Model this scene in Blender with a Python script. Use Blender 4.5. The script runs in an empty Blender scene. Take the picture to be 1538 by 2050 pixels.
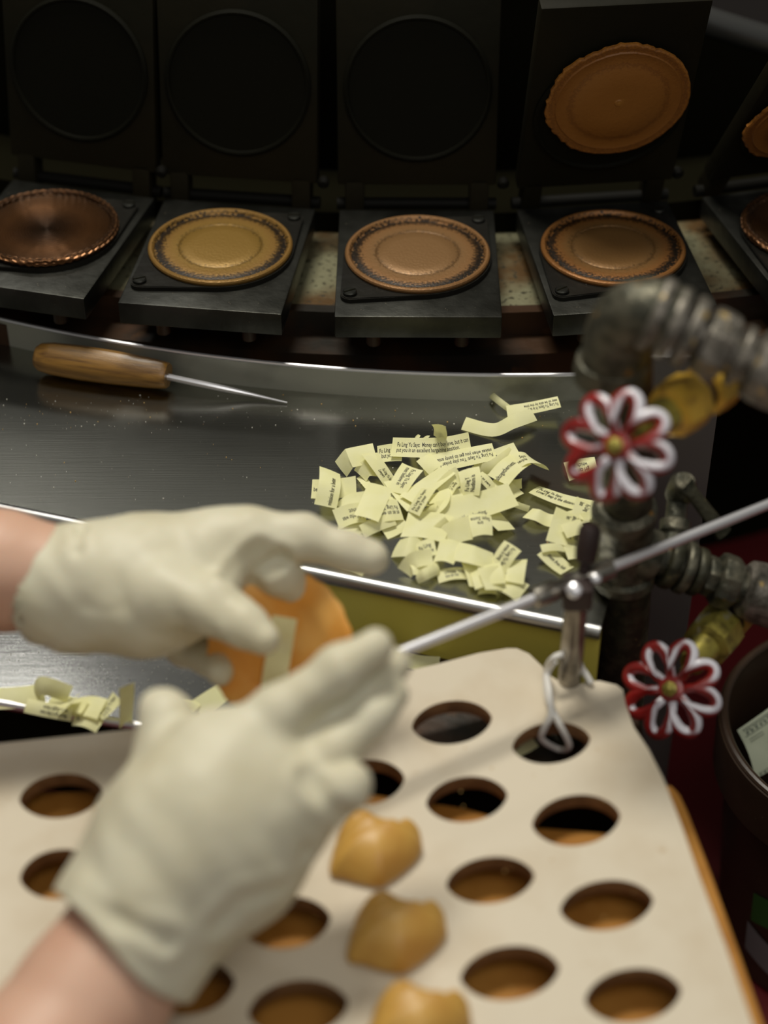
import bpy, bmesh, math, random
import numpy as np
from mathutils import Vector, Matrix
random.seed(7)
PI = math.pi
C = bpy.context.scene.collection
S = bpy.context.scene
# ------------------------------------------------------------------ camera
F = 3700.0; H = 0.739; PITCH = math.radians(39)
sp, cp = math.sin(PITCH), math.cos(PITCH)
cam = bpy.data.cameras.new('camera'); camo = bpy.data.objects.new('camera', cam); C.objects.link(camo)
camo.location = (0, 0, H); camo.rotation_euler = (PI/2 - PITCH, 0, 0)
cam.sensor_fit = 'VERTICAL'; cam.sensor_height = 36; cam.sensor_width = 27
cam.lens = F/2050*36; cam.clip_start = .02; cam.clip_end = 50
cam.dof.use_dof = True; cam.dof.focus_distance = 1.215; cam.dof.aperture_fstop = 2.9
S.camera = camo
# ------------------------------------------------------------------ world, lights, exposure
S.view_settings.view_transform = 'Standard'; S.view_settings.look = 'None'
S.view_settings.exposure = 0.0; S.view_settings.gamma = 1; S.view_settings.use_curve_mapping = False
w = bpy.data.worlds.new('world'); S.world = w; w.use_nodes = True
bg = w.node_tree.nodes['Background']; bg.inputs[0].default_value = (.93, .92, .84, 1); bg.inputs[1].default_value = .13
def area(name, loc, target, size, sizey, power, col):
    l = bpy.data.lights.new(name, 'AREA'); l.shape = 'RECTANGLE'; l.size = size; l.size_y = sizey; l.energy = power; l.color = col
    o = bpy.data.objects.new(name, l); C.objects.link(o); o.location = loc
    o.rotation_euler = (Vector(target)-Vector(loc)).to_track_quat('-Z', 'Y').to_euler(); return o
area('ceiling_light', (-.3, 1.5, 2.1), (0, .95, 0), .8, .35, 38, (1, .955, .84))
area('ceiling_light_rear', (-.74, 2.45, 1.85), (-.1, .8, 0), .24, .15, 2.8, (1, .98, .93))
area('front_fill_light', (.3, -.1, 1.45), (-.05, .75, 0), 1.3, .9, 7, (1, .975, .93))  # added soft front fill above the camera, not a known window

# ------------------------------------------------------------------ pixel -> place
def ray(px, py): return (px-769)/F, (1025-py)/F
def P(px, py, z=0.0):
    r, u = ray(px, py); Z = (H-z)/(sp-u*cp); return Vector((r*Z, Z*(cp+u*sp), z))
def PY(px, py, Y):
    r, u = ray(px, py); Z = Y/(cp+u*sp); return Vector((r*Z, Y, H-Z*(sp-u*cp)))
def PZ(px, py, Z):
    r, u = ray(px, py); return Vector((r*Z, Z*(cp+u*sp), H-Z*(sp-u*cp)))
# ------------------------------------------------------------------ object helpers
def tag(o, label=None, cat=None, group=None, kind=None):
    if label: o['label'] = label
    if cat: o['category'] = cat
    if group: o['group'] = group
    if kind: o['kind'] = kind
    return o
def thing(name, label, cat, loc=(0, 0, 0), rot=(0, 0, 0), group=None):
    o = bpy.data.objects.new(name, None); C.objects.link(o); o.location = loc; o.rotation_euler = rot
    o.empty_display_size = .02
    return tag(o, label, cat, group)
def obj(name, src, mat, parent=None, smooth=True):
    if isinstance(src, bpy.types.Mesh): me = src
    else:
        me = bpy.data.meshes.new(name); bmesh.ops.recalc_face_normals(src, faces=src.faces); src.to_mesh(me); src.free()
    if mat is not None:
        me.materials.clear()
        for m in (mat if isinstance(mat, (list, tuple)) else [mat]): me.materials.append(m)
    o = bpy.data.objects.new(name, me); C.objects.link(o)
    if parent: o.parent = parent
    if smooth:
        me.shade_smooth()
        try: me.set_sharp_from_angle(angle=math.radians(35))
        except Exception: pass
    return o
def frame_mat(a, d):
    d = Vector(d).normalized(); q = d.to_track_quat('Z', 'Y'); return Matrix.Translation(a) @ q.to_matrix().to_4x4()
def lathe(bm, prof, M=None, n=32, hexn=None, cap=True):
    """prof: list of (r, h)"""
    M = M or Matrix(); rings = []
    for r, h in prof:
        rings.append([bm.verts.new(M @ Vector((r*math.cos(2*PI*i/n), r*math.sin(2*PI*i/n), h))) for i in range(n)])
    for a, b in zip(rings, rings[1:]):
        for i in range(n): bm.faces.new((a[i], a[(i+1) % n], b[(i+1) % n], b[i]))
    if cap:
        bm.faces.new(rings[0][::-1]); bm.faces.new(rings[-1])
def box(bm, c, s, M=None, bev=0.0):
    M = M or Matrix()
    r = bmesh.ops.create_cube(bm, size=1, matrix=M @ Matrix.Translation(c) @ Matrix.Diagonal((*s, 1)))
    if bev:
        es = list({e for v in r['verts'] for e in v.link_edges})
        bmesh.ops.bevel(bm, geom=es, offset=bev, segments=2, profile=.6, affect='EDGES')
def catmull(pts, n=6, closed=False):
    out = []; N = len(pts); rng = N if closed else N-1
    for i in range(rng):
        g = (lambda j: pts[j % N]) if closed else (lambda j: pts[max(0, min(N-1, j))])
        p0, p1, p2, p3 = g(i-1), g(i), g(i+1), g(i+2)
        for k in range(n):
            t = k/n
            out.append(.5*((2*p1)+(p2-p0)*t+(2*p0-5*p1+4*p2-p3)*t*t+(3*p1-p0-3*p2+p3)*t**3))
    if not closed: out.append(pts[-1].copy())
    return out
def tube(bm, pts, r, n=12, closed=False, flat=1.0):
    N = len(pts); rr = r if isinstance(r, (list, tuple)) else [r]*N; rings = []
    up = None
    for i, p in enumerate(pts):
        a = pts[(i-1) % N] if closed or i > 0 else p; b = pts[(i+1) % N] if closed or i < N-1 else p
        t = (b-a).normalized()
        if up is None: up = t.orthogonal().normalized()
        up = (up-t*up.dot(t)).normalized(); s = t.cross(up)
        rings.append([bm.verts.new(p+up*(rr[i]*math.cos(2*PI*k/n))+s*(rr[i]*flat*math.sin(2*PI*k/n))) for k in range(n)])
    pairs = list(zip(rings, rings[1:]))
    for a, b in pairs:
        for k in range(n): bm.faces.new((a[k], a[(k+1) % n], b[(k+1) % n], b[k]))
    if closed:
        a, b = rings[-1], rings[0]
        off = min(range(n), key=lambda o: (a[0].co-b[o].co).length)
        for k in range(n): bm.faces.new((a[k], a[(k+1) % n], b[(k+1+off) % n], b[(k+off) % n]))
    else:
        bm.faces.new(rings[0][::-1]); bm.faces.new(rings[-1])
def prism(bm, poly, z0, z1, M=None, bev=0):
    M = M or Matrix()
    a = [bm.verts.new(M @ Vector((x, y, z0))) for x, y in poly]; b = [bm.verts.new(M @ Vector((x, y, z1))) for x, y in poly]
    n = len(poly); fb = bm.faces.new(a[::-1]); ft = bm.faces.new(b)
    for i in range(n): bm.faces.new((a[i], a[(i+1) % n], b[(i+1) % n], b[i]))
    if bev: bmesh.ops.bevel(bm, geom=list(ft.edges), offset=bev, segments=2, affect='EDGES')
def outline_mesh(name, outer, holes, z0, z1, bev=0.0):
    """solid plate with holes from a filled 2D curve"""
    cu = bpy.data.curves.new(name, 'CURVE'); cu.dimensions = '2D'; cu.fill_mode = 'BOTH'
    cu.extrude = (z1-z0)/2-bev; cu.bevel_depth = bev; cu.bevel_resolution = 1; cu.offset = -bev
    for pl in [outer]+holes:
        s = cu.splines.new('POLY'); s.points.add(len(pl)-1); s.use_cyclic_u = True
        for q, (x, y) in zip(s.points, pl): q.co = (x, y, 0, 1)
    t = bpy.data.objects.new('tmp', cu); C.objects.link(t); t.location.z = 0
    bpy.context.view_layer.update()
    me = bpy.data.meshes.new_from_object(t.evaluated_get(bpy.context.evaluated_depsgraph_get()))
    bpy.data.objects.remove(t); me.transform(Matrix.Translation((0, 0, (z0+z1)/2))); return me
# ------------------------------------------------------------------ materials
def mat(name, col, rough=.5, metal=0.0, col2=None, scale=20, detail=5, lo=.4, hi=.6, bump=0.0, bscale=None, r2=None,
        spec=.5, stretch=None, sss=0, col3=None, scale3=80, lo3=.6, hi3=.7, coat=0, distort=0):
    m = bpy.data.materials.new(name); m.use_nodes = True; nt = m.node_tree; b = nt.nodes['Principled BSDF']
    L = nt.links.new
    b.inputs['Base Color'].default_value = (*col, 1); b.inputs['Roughness'].default_value = rough
    b.inputs['Metallic'].default_value = metal; b.inputs['Specular IOR Level'].default_value = spec
    if coat: b.inputs['Coat Weight'].default_value = coat; b.inputs['Coat Roughness'].default_value = .15
    if sss:
        b.inputs['Subsurface Weight'].default_value = sss; b.inputs['Subsurface Radius'].default_value = (.01, .004, .002)
        b.inputs['Subsurface Scale'].default_value = 1
    tc = nt.nodes.new('ShaderNodeTexCoord'); mp = nt.nodes.new('ShaderNodeMapping'); L(tc.outputs['Object'], mp.inputs[0])
    if stretch: mp.inputs['Scale'].default_value = stretch
    def noise(sc, d=detail):
        n = nt.nodes.new('ShaderNodeTexNoise'); n.inputs['Scale'].default_value = sc; n.inputs['Detail'].default_value = d
        n.inputs['Distortion'].default_value = distort; L(mp.outputs[0], n.inputs['Vector']); return n
    def ramp(src, lo, hi):
        r = nt.nodes.new('ShaderNodeMapRange'); r.inputs[1].default_value = lo; r.inputs[2].default_value = hi; L(src, r.inputs[0]); return r
    out = None
    if col2 is not None:
        n = noise(scale); r = ramp(n.outputs[0], lo, hi); mx = nt.nodes.new('ShaderNodeMix'); mx.data_type = 'RGBA'
        L(r.outputs[0], mx.inputs[0]); mx.inputs[6].default_value = (*col, 1); mx.inputs[7].default_value = (*col2, 1); out = mx.outputs[2]
        if r2 is not None:
            rr = nt.nodes.new('ShaderNodeMapRange'); rr.inputs[3].default_value = rough; rr.inputs[4].default_value = r2
            L(r.outputs[0], rr.inputs[0]); L(rr.outputs[0], b.inputs['Roughness'])
    if col3 is not None:
        n = noise(scale3); r = ramp(n.outputs[0], lo3, hi3); mx = nt.nodes.new('ShaderNodeMix'); mx.data_type = 'RGBA'
        L(r.outputs[0], mx.inputs[0])
        if out: L(out, mx.inputs[6])
        else: mx.inputs[6].default_value = (*col, 1)
        mx.inputs[7].default_value = (*col3, 1); out = mx.outputs[2]
    if out: L(out, b.inputs['Base Color'])
    if bump:
        n = noise(bscale or scale, 6); bp = nt.nodes.new('ShaderNodeBump'); bp.inputs['Strength'].default_value = bump
        bp.inputs['Distance'].default_value = .002; L(n.outputs[0], bp.inputs['Height']); L(bp.outputs[0], b.inputs['Normal'])
    return m
def radial_mat(name, stops, metal, rough, rmax, noise_amt=.1, rings=0.0, grain=0.0):
    """colour by distance from the local axis (baked-on rings of a griddle disc)"""
    m = bpy.data.materials.new(name); m.use_nodes = True; nt = m.node_tree; b = nt.nodes['Principled BSDF']; L = nt.links.new
    b.inputs['Metallic'].default_value = metal; b.inputs['Roughness'].default_value = rough
    tc = nt.nodes.new('ShaderNodeTexCoord'); sx = nt.nodes.new('ShaderNodeSeparateXYZ'); cx = nt.nodes.new('ShaderNodeCombineXYZ')
    L(tc.outputs['Object'], sx.inputs[0]); L(sx.outputs[0], cx.inputs[0]); L(sx.outputs[1], cx.inputs[1])
    ln = nt.nodes.new('ShaderNodeVectorMath'); ln.operation = 'LENGTH'; L(cx.outputs[0], ln.inputs[0])
    n = nt.nodes.new('ShaderNodeTexNoise'); n.inputs['Scale'].default_value = 520; n.inputs['Detail'].default_value = 6
    n2 = nt.nodes.new('ShaderNodeTexNoise'); n2.inputs['Scale'].default_value = 28; n2.inputs['Detail'].default_value = 3
    for q in (n, n2): L(tc.outputs['Object'], q.inputs['Vector'])
    a = nt.nodes.new('ShaderNodeMath'); a.operation = 'MULTIPLY_ADD'; L(ln.outputs['Value'], a.inputs[0]); a.inputs[1].default_value = 1/rmax
    s = nt.nodes.new('ShaderNodeMath'); s.operation = 'MULTIPLY_ADD'; L(n.outputs[0], s.inputs[0]); s.inputs[1].default_value = noise_amt*2.6; s.inputs[2].default_value = -noise_amt*1.3
    L(s.outputs[0], a.inputs[2])
    s2 = nt.nodes.new('ShaderNodeMath'); s2.operation = 'MULTIPLY_ADD'; L(n2.outputs[0], s2.inputs[0]); s2.inputs[1].default_value = noise_amt*.6; L(a.outputs[0], s2.inputs[2])
    s3 = nt.nodes.new('ShaderNodeMath'); s3.operation = 'SUBTRACT'; L(s2.outputs[0], s3.inputs[0]); s3.inputs[1].default_value = noise_amt*.3
    cr = nt.nodes.new('ShaderNodeValToRGB'); L(s3.outputs[0], cr.inputs[0])
    while len(cr.color_ramp.elements) < len(stops): cr.color_ramp.elements.new(.5)
    for e, (p, c) in zip(cr.color_ramp.elements, stops): e.position = p; e.color = (*c, 1)
    L(cr.outputs[0], b.inputs['Base Color'])
    bp = nt.nodes.new('ShaderNodeBump'); bp.inputs['Distance'].default_value = .0006; bp.inputs['Strength'].default_value = .5
    if rings:
        mv = nt.nodes.new('ShaderNodeMath'); mv.operation = 'MULTIPLY_ADD'; L(n2.outputs[0], mv.inputs[0]); mv.inputs[1].default_value = .006
        L(ln.outputs['Value'], mv.inputs[2]); si = nt.nodes.new('ShaderNodeMath'); si.operation = 'SINE'
        ml = nt.nodes.new('ShaderNodeMath'); ml.operation = 'MULTIPLY'; L(mv.outputs[0], ml.inputs[0]); ml.inputs[1].default_value = rings; L(ml.outputs[0], si.inputs[0])
        L(si.outputs[0], bp.inputs['Height']); bp.inputs['Strength'].default_value = .9
    else: L(n.outputs[0], bp.inputs['Height'])
    L(bp.outputs[0], b.inputs['Normal']); return m

def steel(name, col, rough, dust=True, dir_=(1, 1, 1)):
    m = mat(name, col, rough, 1.0, col2=tuple(c*.8 for c in col), scale=3, lo=.3, hi=.7, bump=.06, bscale=200, r2=rough*1.35)
    nt = m.node_tree; b = nt.nodes['Principled BSDF']; L = nt.links.new
    tc = nt.nodes.new('ShaderNodeTexCoord'); mp = nt.nodes.new('ShaderNodeMapping'); mp.inputs['Scale'].default_value = (6, 260, 1); mp.inputs['Rotation'].default_value[2] = .25
    n = nt.nodes.new('ShaderNodeTexNoise'); n.inputs['Scale'].default_value = 4; n.inputs['Detail'].default_value = 4
    L(tc.outputs['Object'], mp.inputs[0]); L(mp.outputs[0], n.inputs['Vector'])
    bp = nt.nodes.new('ShaderNodeBump'); bp.inputs['Strength'].default_value = .07; bp.inputs['Distance'].default_value = .0005
    L(n.outputs[0], bp.inputs['Height']); L(bp.outputs[0], b.inputs['Normal'])
    return m
M = {}
M['steel'] = steel('brushed stainless steel', (.36, .36, .32), .20)
M['shelf'] = steel('stainless shelf', (.30, .30, .285), .15)
M['band'] = mat('stainless band', (.42, .42, .36), .42, .6, col2=(.16, .16, .13), scale=14, lo=.5, hi=.75, bump=.05, bscale=120)
M['chrome'] = mat('polished steel', (.85, .84, .87), .36, .85)
M['edge'] = mat('satin steel edge', (.5, .5, .5), .34, 1)
M['chrome_dull'] = mat('dull steel rod', (.42, .39, .34), .3, 1, col2=(.25, .23, .2), scale=60)
M['iron'] = mat('greasy black iron', (.015, .014, .011), .38, .5, col2=(.03, .028, .022), scale=18, lo=.5, hi=.75, bump=.25, bscale=90, col3=(.12, .10, .08), scale3=420, lo3=.72, hi3=.76, spec=.45)
M['iron_edge'] = mat('worn iron block', (.06, .06, .052), .36, .8, col2=(.022, .022, .018), scale=22, lo=.4, hi=.65, bump=.15, bscale=120, col3=(.2, .17, .12), scale3=500, lo3=.72, hi3=.75)
M['lid'] = mat('sooty black lid', (.0075, .0068, .0032), .6, 0, col2=(.012, .0095, .004), scale=9, bump=.2, bscale=60, spec=.10)
M['lid_disc'] = mat('sooty lid face', (.005, .0048, .0024), .65, 0, spec=.08, bump=.1, bscale=50)
M['hinge'] = mat('sooty hinge', (.005, .0045, .003), .6, 0, spec=.12)
M['rust'] = mat('rusty grease ledge', (.05, .022, .008), .45, .3, col2=(.015, .012, .008), scale=16, lo=.4, hi=.6, bump=.4, bscale=60, col3=(.16, .07, .02), scale3=30, lo3=.62, hi3=.78)
M['pan'] = mat('speckled grease pan', (.20, .19, .11), .5, .2, col2=(.09, .045, .01), scale=16, lo=.42, hi=.6, bump=.3, bscale=160, col3=(.035, .03, .015), scale3=240, lo3=.58, hi3=.64)
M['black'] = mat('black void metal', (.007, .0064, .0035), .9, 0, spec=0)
M['rim_black'] = mat('black enamel rim', (.14, .14, .135), .36, .8, bump=.05, bscale=80)
M['apron'] = mat('apron with painted yellow reflection', (.78, .68, .12), .38, 0, col2=(.62, .54, .10), scale=7, lo=.35, hi=.7, bump=.12, bscale=50, col3=(.06, .05, .02), scale3=70, lo3=.74, hi3=.76)  # yellow reflection of the slips put into the base colour
M['wood'] = mat('varnished worn wood handle', (.25, .125, .022), .4, 0, col2=(.11, .05, .010), scale=9, lo=.42, hi=.68, bump=.15, bscale=60, stretch=(3, 40, 40), coat=.15)
M['board'] = mat('cream laminated board', (.62, .545, .42), .55, 0, col2=(.55, .46, .33), scale=26, lo=.45, hi=.75, bump=.1, bscale=150, col3=(.42, .28, .13), scale3=48, lo3=.70, hi3=.8)
M['board_side'] = mat('brown fibreboard edge', (.24, .12, .045), .75, 0, col2=(.15, .07, .025), scale=60, bump=.3, bscale=200)
M['board_low'] = mat('brown hardboard', (.42, .19, .035), .6, 0, spec=.2, col2=(.32, .13, .02), scale=30, lo=.4, hi=.65, bump=.15, bscale=90)
M['paper'] = mat('pale yellow paper', (.94, .92, .56), .7, 0, col2=(.91, .89, .50), scale=90, bump=.05, bscale=300, spec=.2)
_n = M['paper'].node_tree; _b = _n.nodes['Principled BSDF']
_t = _n.nodes.new('ShaderNodeBsdfTranslucent'); _t.inputs[0].default_value = (.88, .84, .36, 1); _ms = _n.nodes.new('ShaderNodeMixShader'); _ms.inputs[0].default_value = .22
_n.links.new(_b.outputs[0], _ms.inputs[1]); _n.links.new(_t.outputs[0], _ms.inputs[2]); _n.links.new(_ms.outputs[0], _n.nodes['Material Output'].inputs[0])
M['ink'] = mat('black printing ink', (.03, .028, .02), .6)
M['glove'] = mat('cream latex glove', (.66, .62, .47), .5, 0, col2=(.60, .55, .39), scale=30, lo=.4, hi=.7, bump=.25, bscale=70, sss=.12, spec=.35)
M['skin'] = mat('light skin', (.58, .33, .23), .5, 0, col2=(.62, .38, .27), scale=14, bump=.05, bscale=300, sss=.25)
M['cookie'] = mat('golden baked cookie', (.58, .33, .07), .42, 0, col2=(.44, .20, .035), scale=38, lo=.45, hi=.75, bump=.12, bscale=160, sss=.06)
M['pipe'] = mat('grimy galvanised pipe', (.13, .12, .085), .45, .6, col2=(.05, .05, .035), scale=110, lo=.4, hi=.6, bump=.8, bscale=160, col3=(.38, .19, .04), scale3=100, lo3=.66, hi3=.7)
M['pipe_dark'] = mat('dark grimy pipe', (.055, .052, .03), .5, .5, col2=(.022, .022, .012), scale=90, bump=.7, bscale=130, col3=(.13, .11, .05), scale3=110, lo3=.62, hi3=.72)
M['fitting'] = mat('dusty malleable fitting', (.24, .215, .18), .45, .6, col2=(.11, .10, .08), scale=140, lo=.4, hi=.6, bump=.8, bscale=160, col3=(.42, .30, .12), scale3=110, lo3=.64, hi3=.7)
M['brass'] = mat('dirty yellow brass', (.75, .46, .06), .36, .35, col2=(.36, .20, .04), scale=90, lo=.52, hi=.7, bump=.3, bscale=80)
M['brass_old'] = mat('tarnished brass', (.40, .34, .07), .36, .5, col2=(.16, .13, .03), scale=90, lo=.45, hi=.65, bump=.3, bscale=80, col3=(.4, .38, .3), scale3=60, lo3=.6, hi3=.7)
M['red'] = mat('red painted handwheel', (.32, .015, .012), .3, 0, col2=(.18, .012, .01), scale=70, bump=.1, coat=.4)
M['floor'] = mat('dark red painted floor', (.155, .010, .012), .55, 0, col2=(.12, .009, .011), scale=3)
M['panel'] = mat('grey cabinet leg', (.105, .095, .085), .6, .1, col2=(.08, .07, .065), scale=8, bump=.1)
M['maroon'] = mat('dark maroon leg', (.035, .02, .018), .5, .2)
M['bucket'] = mat('dark brown plastic', (.045, .025, .014), .38, 0, col2=(.032, .018, .010), scale=12, bump=.1, bscale=90, col3=(.16, .13, .09), scale3=330, lo3=.71, hi3=.75)
M['bill'] = mat('banknote paper', (.40, .43, .32), .7, 0, col2=(.33, .36, .26), scale=60)
M['bill_ink'] = mat('dark green banknote ink', (.05, .065, .045), .7, 0, col2=(.12, .14, .10), scale=120, lo=.45, hi=.6)
M['cord'] = mat('white cord', (.72, .70, .66), .5, 0, bump=.2, bscale=200)
M['label'] = mat('grey sticker', (.20, .20, .20), .5); M['green'] = mat('green sticker', (.03, .12, .02), .5)
M['crumb'] = mat('cookie crumb', (.55, .35, .12), .7); M['dust'] = mat('pale dust', (.6, .58, .52), .8)
M['wall'] = mat('dark wall', (.03, .03, .028), .8)

def painted_highlight(name):   # red casting, whitish highlight painted in where local normals face up and right
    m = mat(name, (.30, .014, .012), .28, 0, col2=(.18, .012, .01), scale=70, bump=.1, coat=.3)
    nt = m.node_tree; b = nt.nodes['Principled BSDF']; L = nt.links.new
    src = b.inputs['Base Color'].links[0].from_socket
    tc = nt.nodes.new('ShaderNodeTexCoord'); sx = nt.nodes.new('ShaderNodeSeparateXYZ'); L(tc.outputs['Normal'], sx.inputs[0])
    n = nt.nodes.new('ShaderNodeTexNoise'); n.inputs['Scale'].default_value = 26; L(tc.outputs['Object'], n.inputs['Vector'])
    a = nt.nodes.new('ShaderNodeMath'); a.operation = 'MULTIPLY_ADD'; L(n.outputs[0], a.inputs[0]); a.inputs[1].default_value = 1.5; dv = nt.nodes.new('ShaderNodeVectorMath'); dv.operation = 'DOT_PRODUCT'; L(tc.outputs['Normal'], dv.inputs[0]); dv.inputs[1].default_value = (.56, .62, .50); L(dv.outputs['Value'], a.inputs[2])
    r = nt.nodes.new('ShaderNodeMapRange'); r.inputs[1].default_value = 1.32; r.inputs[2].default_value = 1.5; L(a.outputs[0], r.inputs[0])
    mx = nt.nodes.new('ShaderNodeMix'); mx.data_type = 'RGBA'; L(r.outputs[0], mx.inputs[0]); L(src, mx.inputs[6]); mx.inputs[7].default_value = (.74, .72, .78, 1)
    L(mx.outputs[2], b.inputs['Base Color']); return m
M['wheel'] = painted_highlight('red handwheel with painted highlight')

# ------------------------------------------------------------------ setting
def slab(name, x0, x1, y0, y1, z0, z1, m, kind='structure'):
    bm = bmesh.new(); box(bm, ((x0+x1)/2, (y0+y1)/2, (z0+z1)/2), (x1-x0, y1-y0, z1-z0)); o = obj(name, bm, m, smooth=False); o['kind'] = kind; return o
slab('floor', -1.5, 1.5, -.6, 2.36, -.455, -.42, M['floor'])
slab('wall_back', -1.5, 1.5, 2.3, 2.36, -.42, .9, M['wall'])

# circles of the machine
CC = Vector((.03, 2.21)); BC = Vector((.09, 2.01)); BR = .976
def ring_sector(bm, c, r0, r1, z0, z1, a0, a1, n=48):
    """solid arc between radii, angle measured from -y towards +x"""
    rows = []
    for i in range(n+1):
        a = a0+(a1-a0)*i/n; d = Vector((math.sin(a), -math.cos(a)))
        rows.append([bm.verts.new((c.x+d.x*r, c.y+d.y*r, z)) for r, z in ((r0, z0), (r1, z0), (r1, z1), (r0, z1))])
    for a, b in zip(rows, rows[1:]):
        for k in range(4): bm.faces.new((a[k], a[(k+1) % 4], b[(k+1) % 4], b[k]))
    bm.faces.new(rows[0]); bm.faces.new(rows[-1][::-1])

# ------------------------------------------------------------------ work table
table = thing('work_table', 'stainless steel work table curving round the black baking machine', 'table', (0, .9, -.42))
T0 = Vector((0, .9, -.42))
def local(bm, T): bmesh.ops.translate(bm, verts=bm.verts, vec=-T)
EA, EB = Vector((-.42, .9735)), Vector((.128, .8045))        # front rounded edge of the upper level
d_ = (EB-EA).normalized(); nrm = Vector((d_.y, -d_.x)) if d_.x < 0 else Vector((-d_.y, d_.x))
XR = .160
bm = bmesh.new()
pts = [(EA.x, EA.y), (EB.x, EB.y), (.138, .84), (XR, .93)]
arc = []
for i in range(31):
    a = math.radians(5.6-(5.6+31.5)*i/30); arc.append((BC.x+(BR+.0)*math.sin(a), BC.y-BR*math.cos(a)))
prism(bm, pts+arc, -.006, 0.0); local(bm, T0); obj('worktop', bm, M['steel'], table, smooth=False)
bm = bmesh.new()
rollpts = [Vector((EA.x, EA.y, -.004)), Vector((EB.x, EB.y, -.004))]
rollpts = [rollpts[0].lerp(rollpts[1], i/12) for i in range(13)]
tube(bm, rollpts, .0048, 14); local(bm, T0); obj('rolled_edge', bm, M['edge'], table)
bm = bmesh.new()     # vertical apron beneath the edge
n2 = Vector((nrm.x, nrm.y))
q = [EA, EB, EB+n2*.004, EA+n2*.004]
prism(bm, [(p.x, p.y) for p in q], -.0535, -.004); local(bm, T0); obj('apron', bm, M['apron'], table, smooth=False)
# upstand band that closes the table against the machine
bm = bmesh.new(); ring_sector(bm, BC, BR-.0015, BR+.0005, -.01, .021, math.radians(-31), math.radians(7.5)); local(bm, T0)
obj('curved_upstand', bm, M['band'], table)
bm = bmesh.new()
ap = []
for i in range(40):
    a = math.radians(-31+38.5*i/39); ap.append(Vector((BC.x+(BR-.0005)*math.sin(a), BC.y-(BR-.0005)*math.cos(a), .021)))
tube(bm, ap, .0014, 8); local(bm, T0); obj('upstand_rim', bm, M['chrome'], table)
# lower shelf with its turned-up lip
SZ = -.052
LA, LB = P(-80, 1399, SZ), P(320, 1465, SZ); dl = (LB-LA).normalized(); LC = LB+dl*.30; LA = LA-dl*.12
bm = bmesh.new(); LM = P(660, 1500, SZ); LM = LA+dl*(LM-LA).dot(dl); EM = P(700, 1300, SZ); EM = EA+(EB-EA)*((EM.x-EA.x)/(EB.x-EA.x))
prism(bm, [(LA.x, LA.y), (LM.x, LM.y), (EM.x, EM.y+.002), (EA.x, EA.y+.002)], SZ-.004, SZ); local(bm, T0); obj('lower_shelf', bm, M['shelf'], table, smooth=False)
bm = bmesh.new(); prism(bm, [(LM.x+.0005, LM.y), (LC.x, LC.y), (.15, .80), (EB.x, EB.y+.002), (EM.x+.0005, EM.y+.002)], SZ-.004, SZ); local(bm, T0); obj('shaded_shelf_end', bm, M['rust'], table, smooth=False)  # same shelf carried on; shade under the board put in as a dark material
bm = bmesh.new(); tube(bm, [LA.lerp(LC, i/10)+Vector((0, 0, .002)) for i in range(11)], .0028, 10); local(bm, T0); obj('shelf_lip', bm, M['chrome'], table)
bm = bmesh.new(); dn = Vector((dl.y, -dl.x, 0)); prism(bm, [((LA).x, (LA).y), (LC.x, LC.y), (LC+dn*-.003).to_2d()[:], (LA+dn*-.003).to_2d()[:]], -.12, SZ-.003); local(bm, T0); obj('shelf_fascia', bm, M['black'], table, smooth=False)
for x, y in ((-.36, .93), (-.3, .84), (.1, .84)):
    bm = bmesh.new(); box(bm, (x, y, -.24), (.03, .03, .36), bev=.003); local(bm, T0); obj('leg', bm, M['maroon'], table)
bm = bmesh.new(); a, b = PY(1188, 1130, .85), PY(1193, 1420, .85); box(bm, ((a.x+b.x)/2, .865, -.20), (.020, .025, .43), bev=.002); local(bm, T0); obj('leg', bm, M['maroon'], table)
# grey cabinet side behind the pipes
bm = bmesh.new(); box(bm, (.190, .985, -.172), (.055, .02, .496), bev=.002); o = obj('support_panel', bm, M['panel']); tag(o, 'grey metal support panel standing behind the gas pipes', 'panel')

# ------------------------------------------------------------------ baking machine: pan, ledge, base
mach = thing('baking_machine', 'black round cookie baking machine with rusty rim behind the steel table', 'machine', (.03, 1.6, -.42)); TM = Vector((.03, 1.6, -.42))
A0, A1 = math.radians(-38), math.radians(34)
bm = bmesh.new(); ring_sector(bm, CC, .86, 1.148, -.004, .018, A0, A1); local(bm, TM); obj('rusty_ledge', bm, M['rust'], mach)
bm = bmesh.new(); ring_sector(bm, CC, 1.01, 1.116, .018, .034, A0, A1); local(bm, TM); obj('grease_pan', bm, M['pan'], mach)
bm = bmesh.new(); ring_sector(bm, CC, .945, 1.009, -.004, .05, A0, A1); local(bm, TM); obj('inner_wall', bm, M['black'], mach)
bm = bmesh.new(); ring_sector(bm, CC, 1.115, 1.124, .018, .037, A0, A1); local(bm, TM); obj('pan_rim', bm, M['rust'], mach)
bm = bmesh.new(); ring_sector(bm, CC, .80, .88, -.42, -.005, A0, A1); local(bm, TM); obj('drum_side', bm, M['black'], mach)
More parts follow.
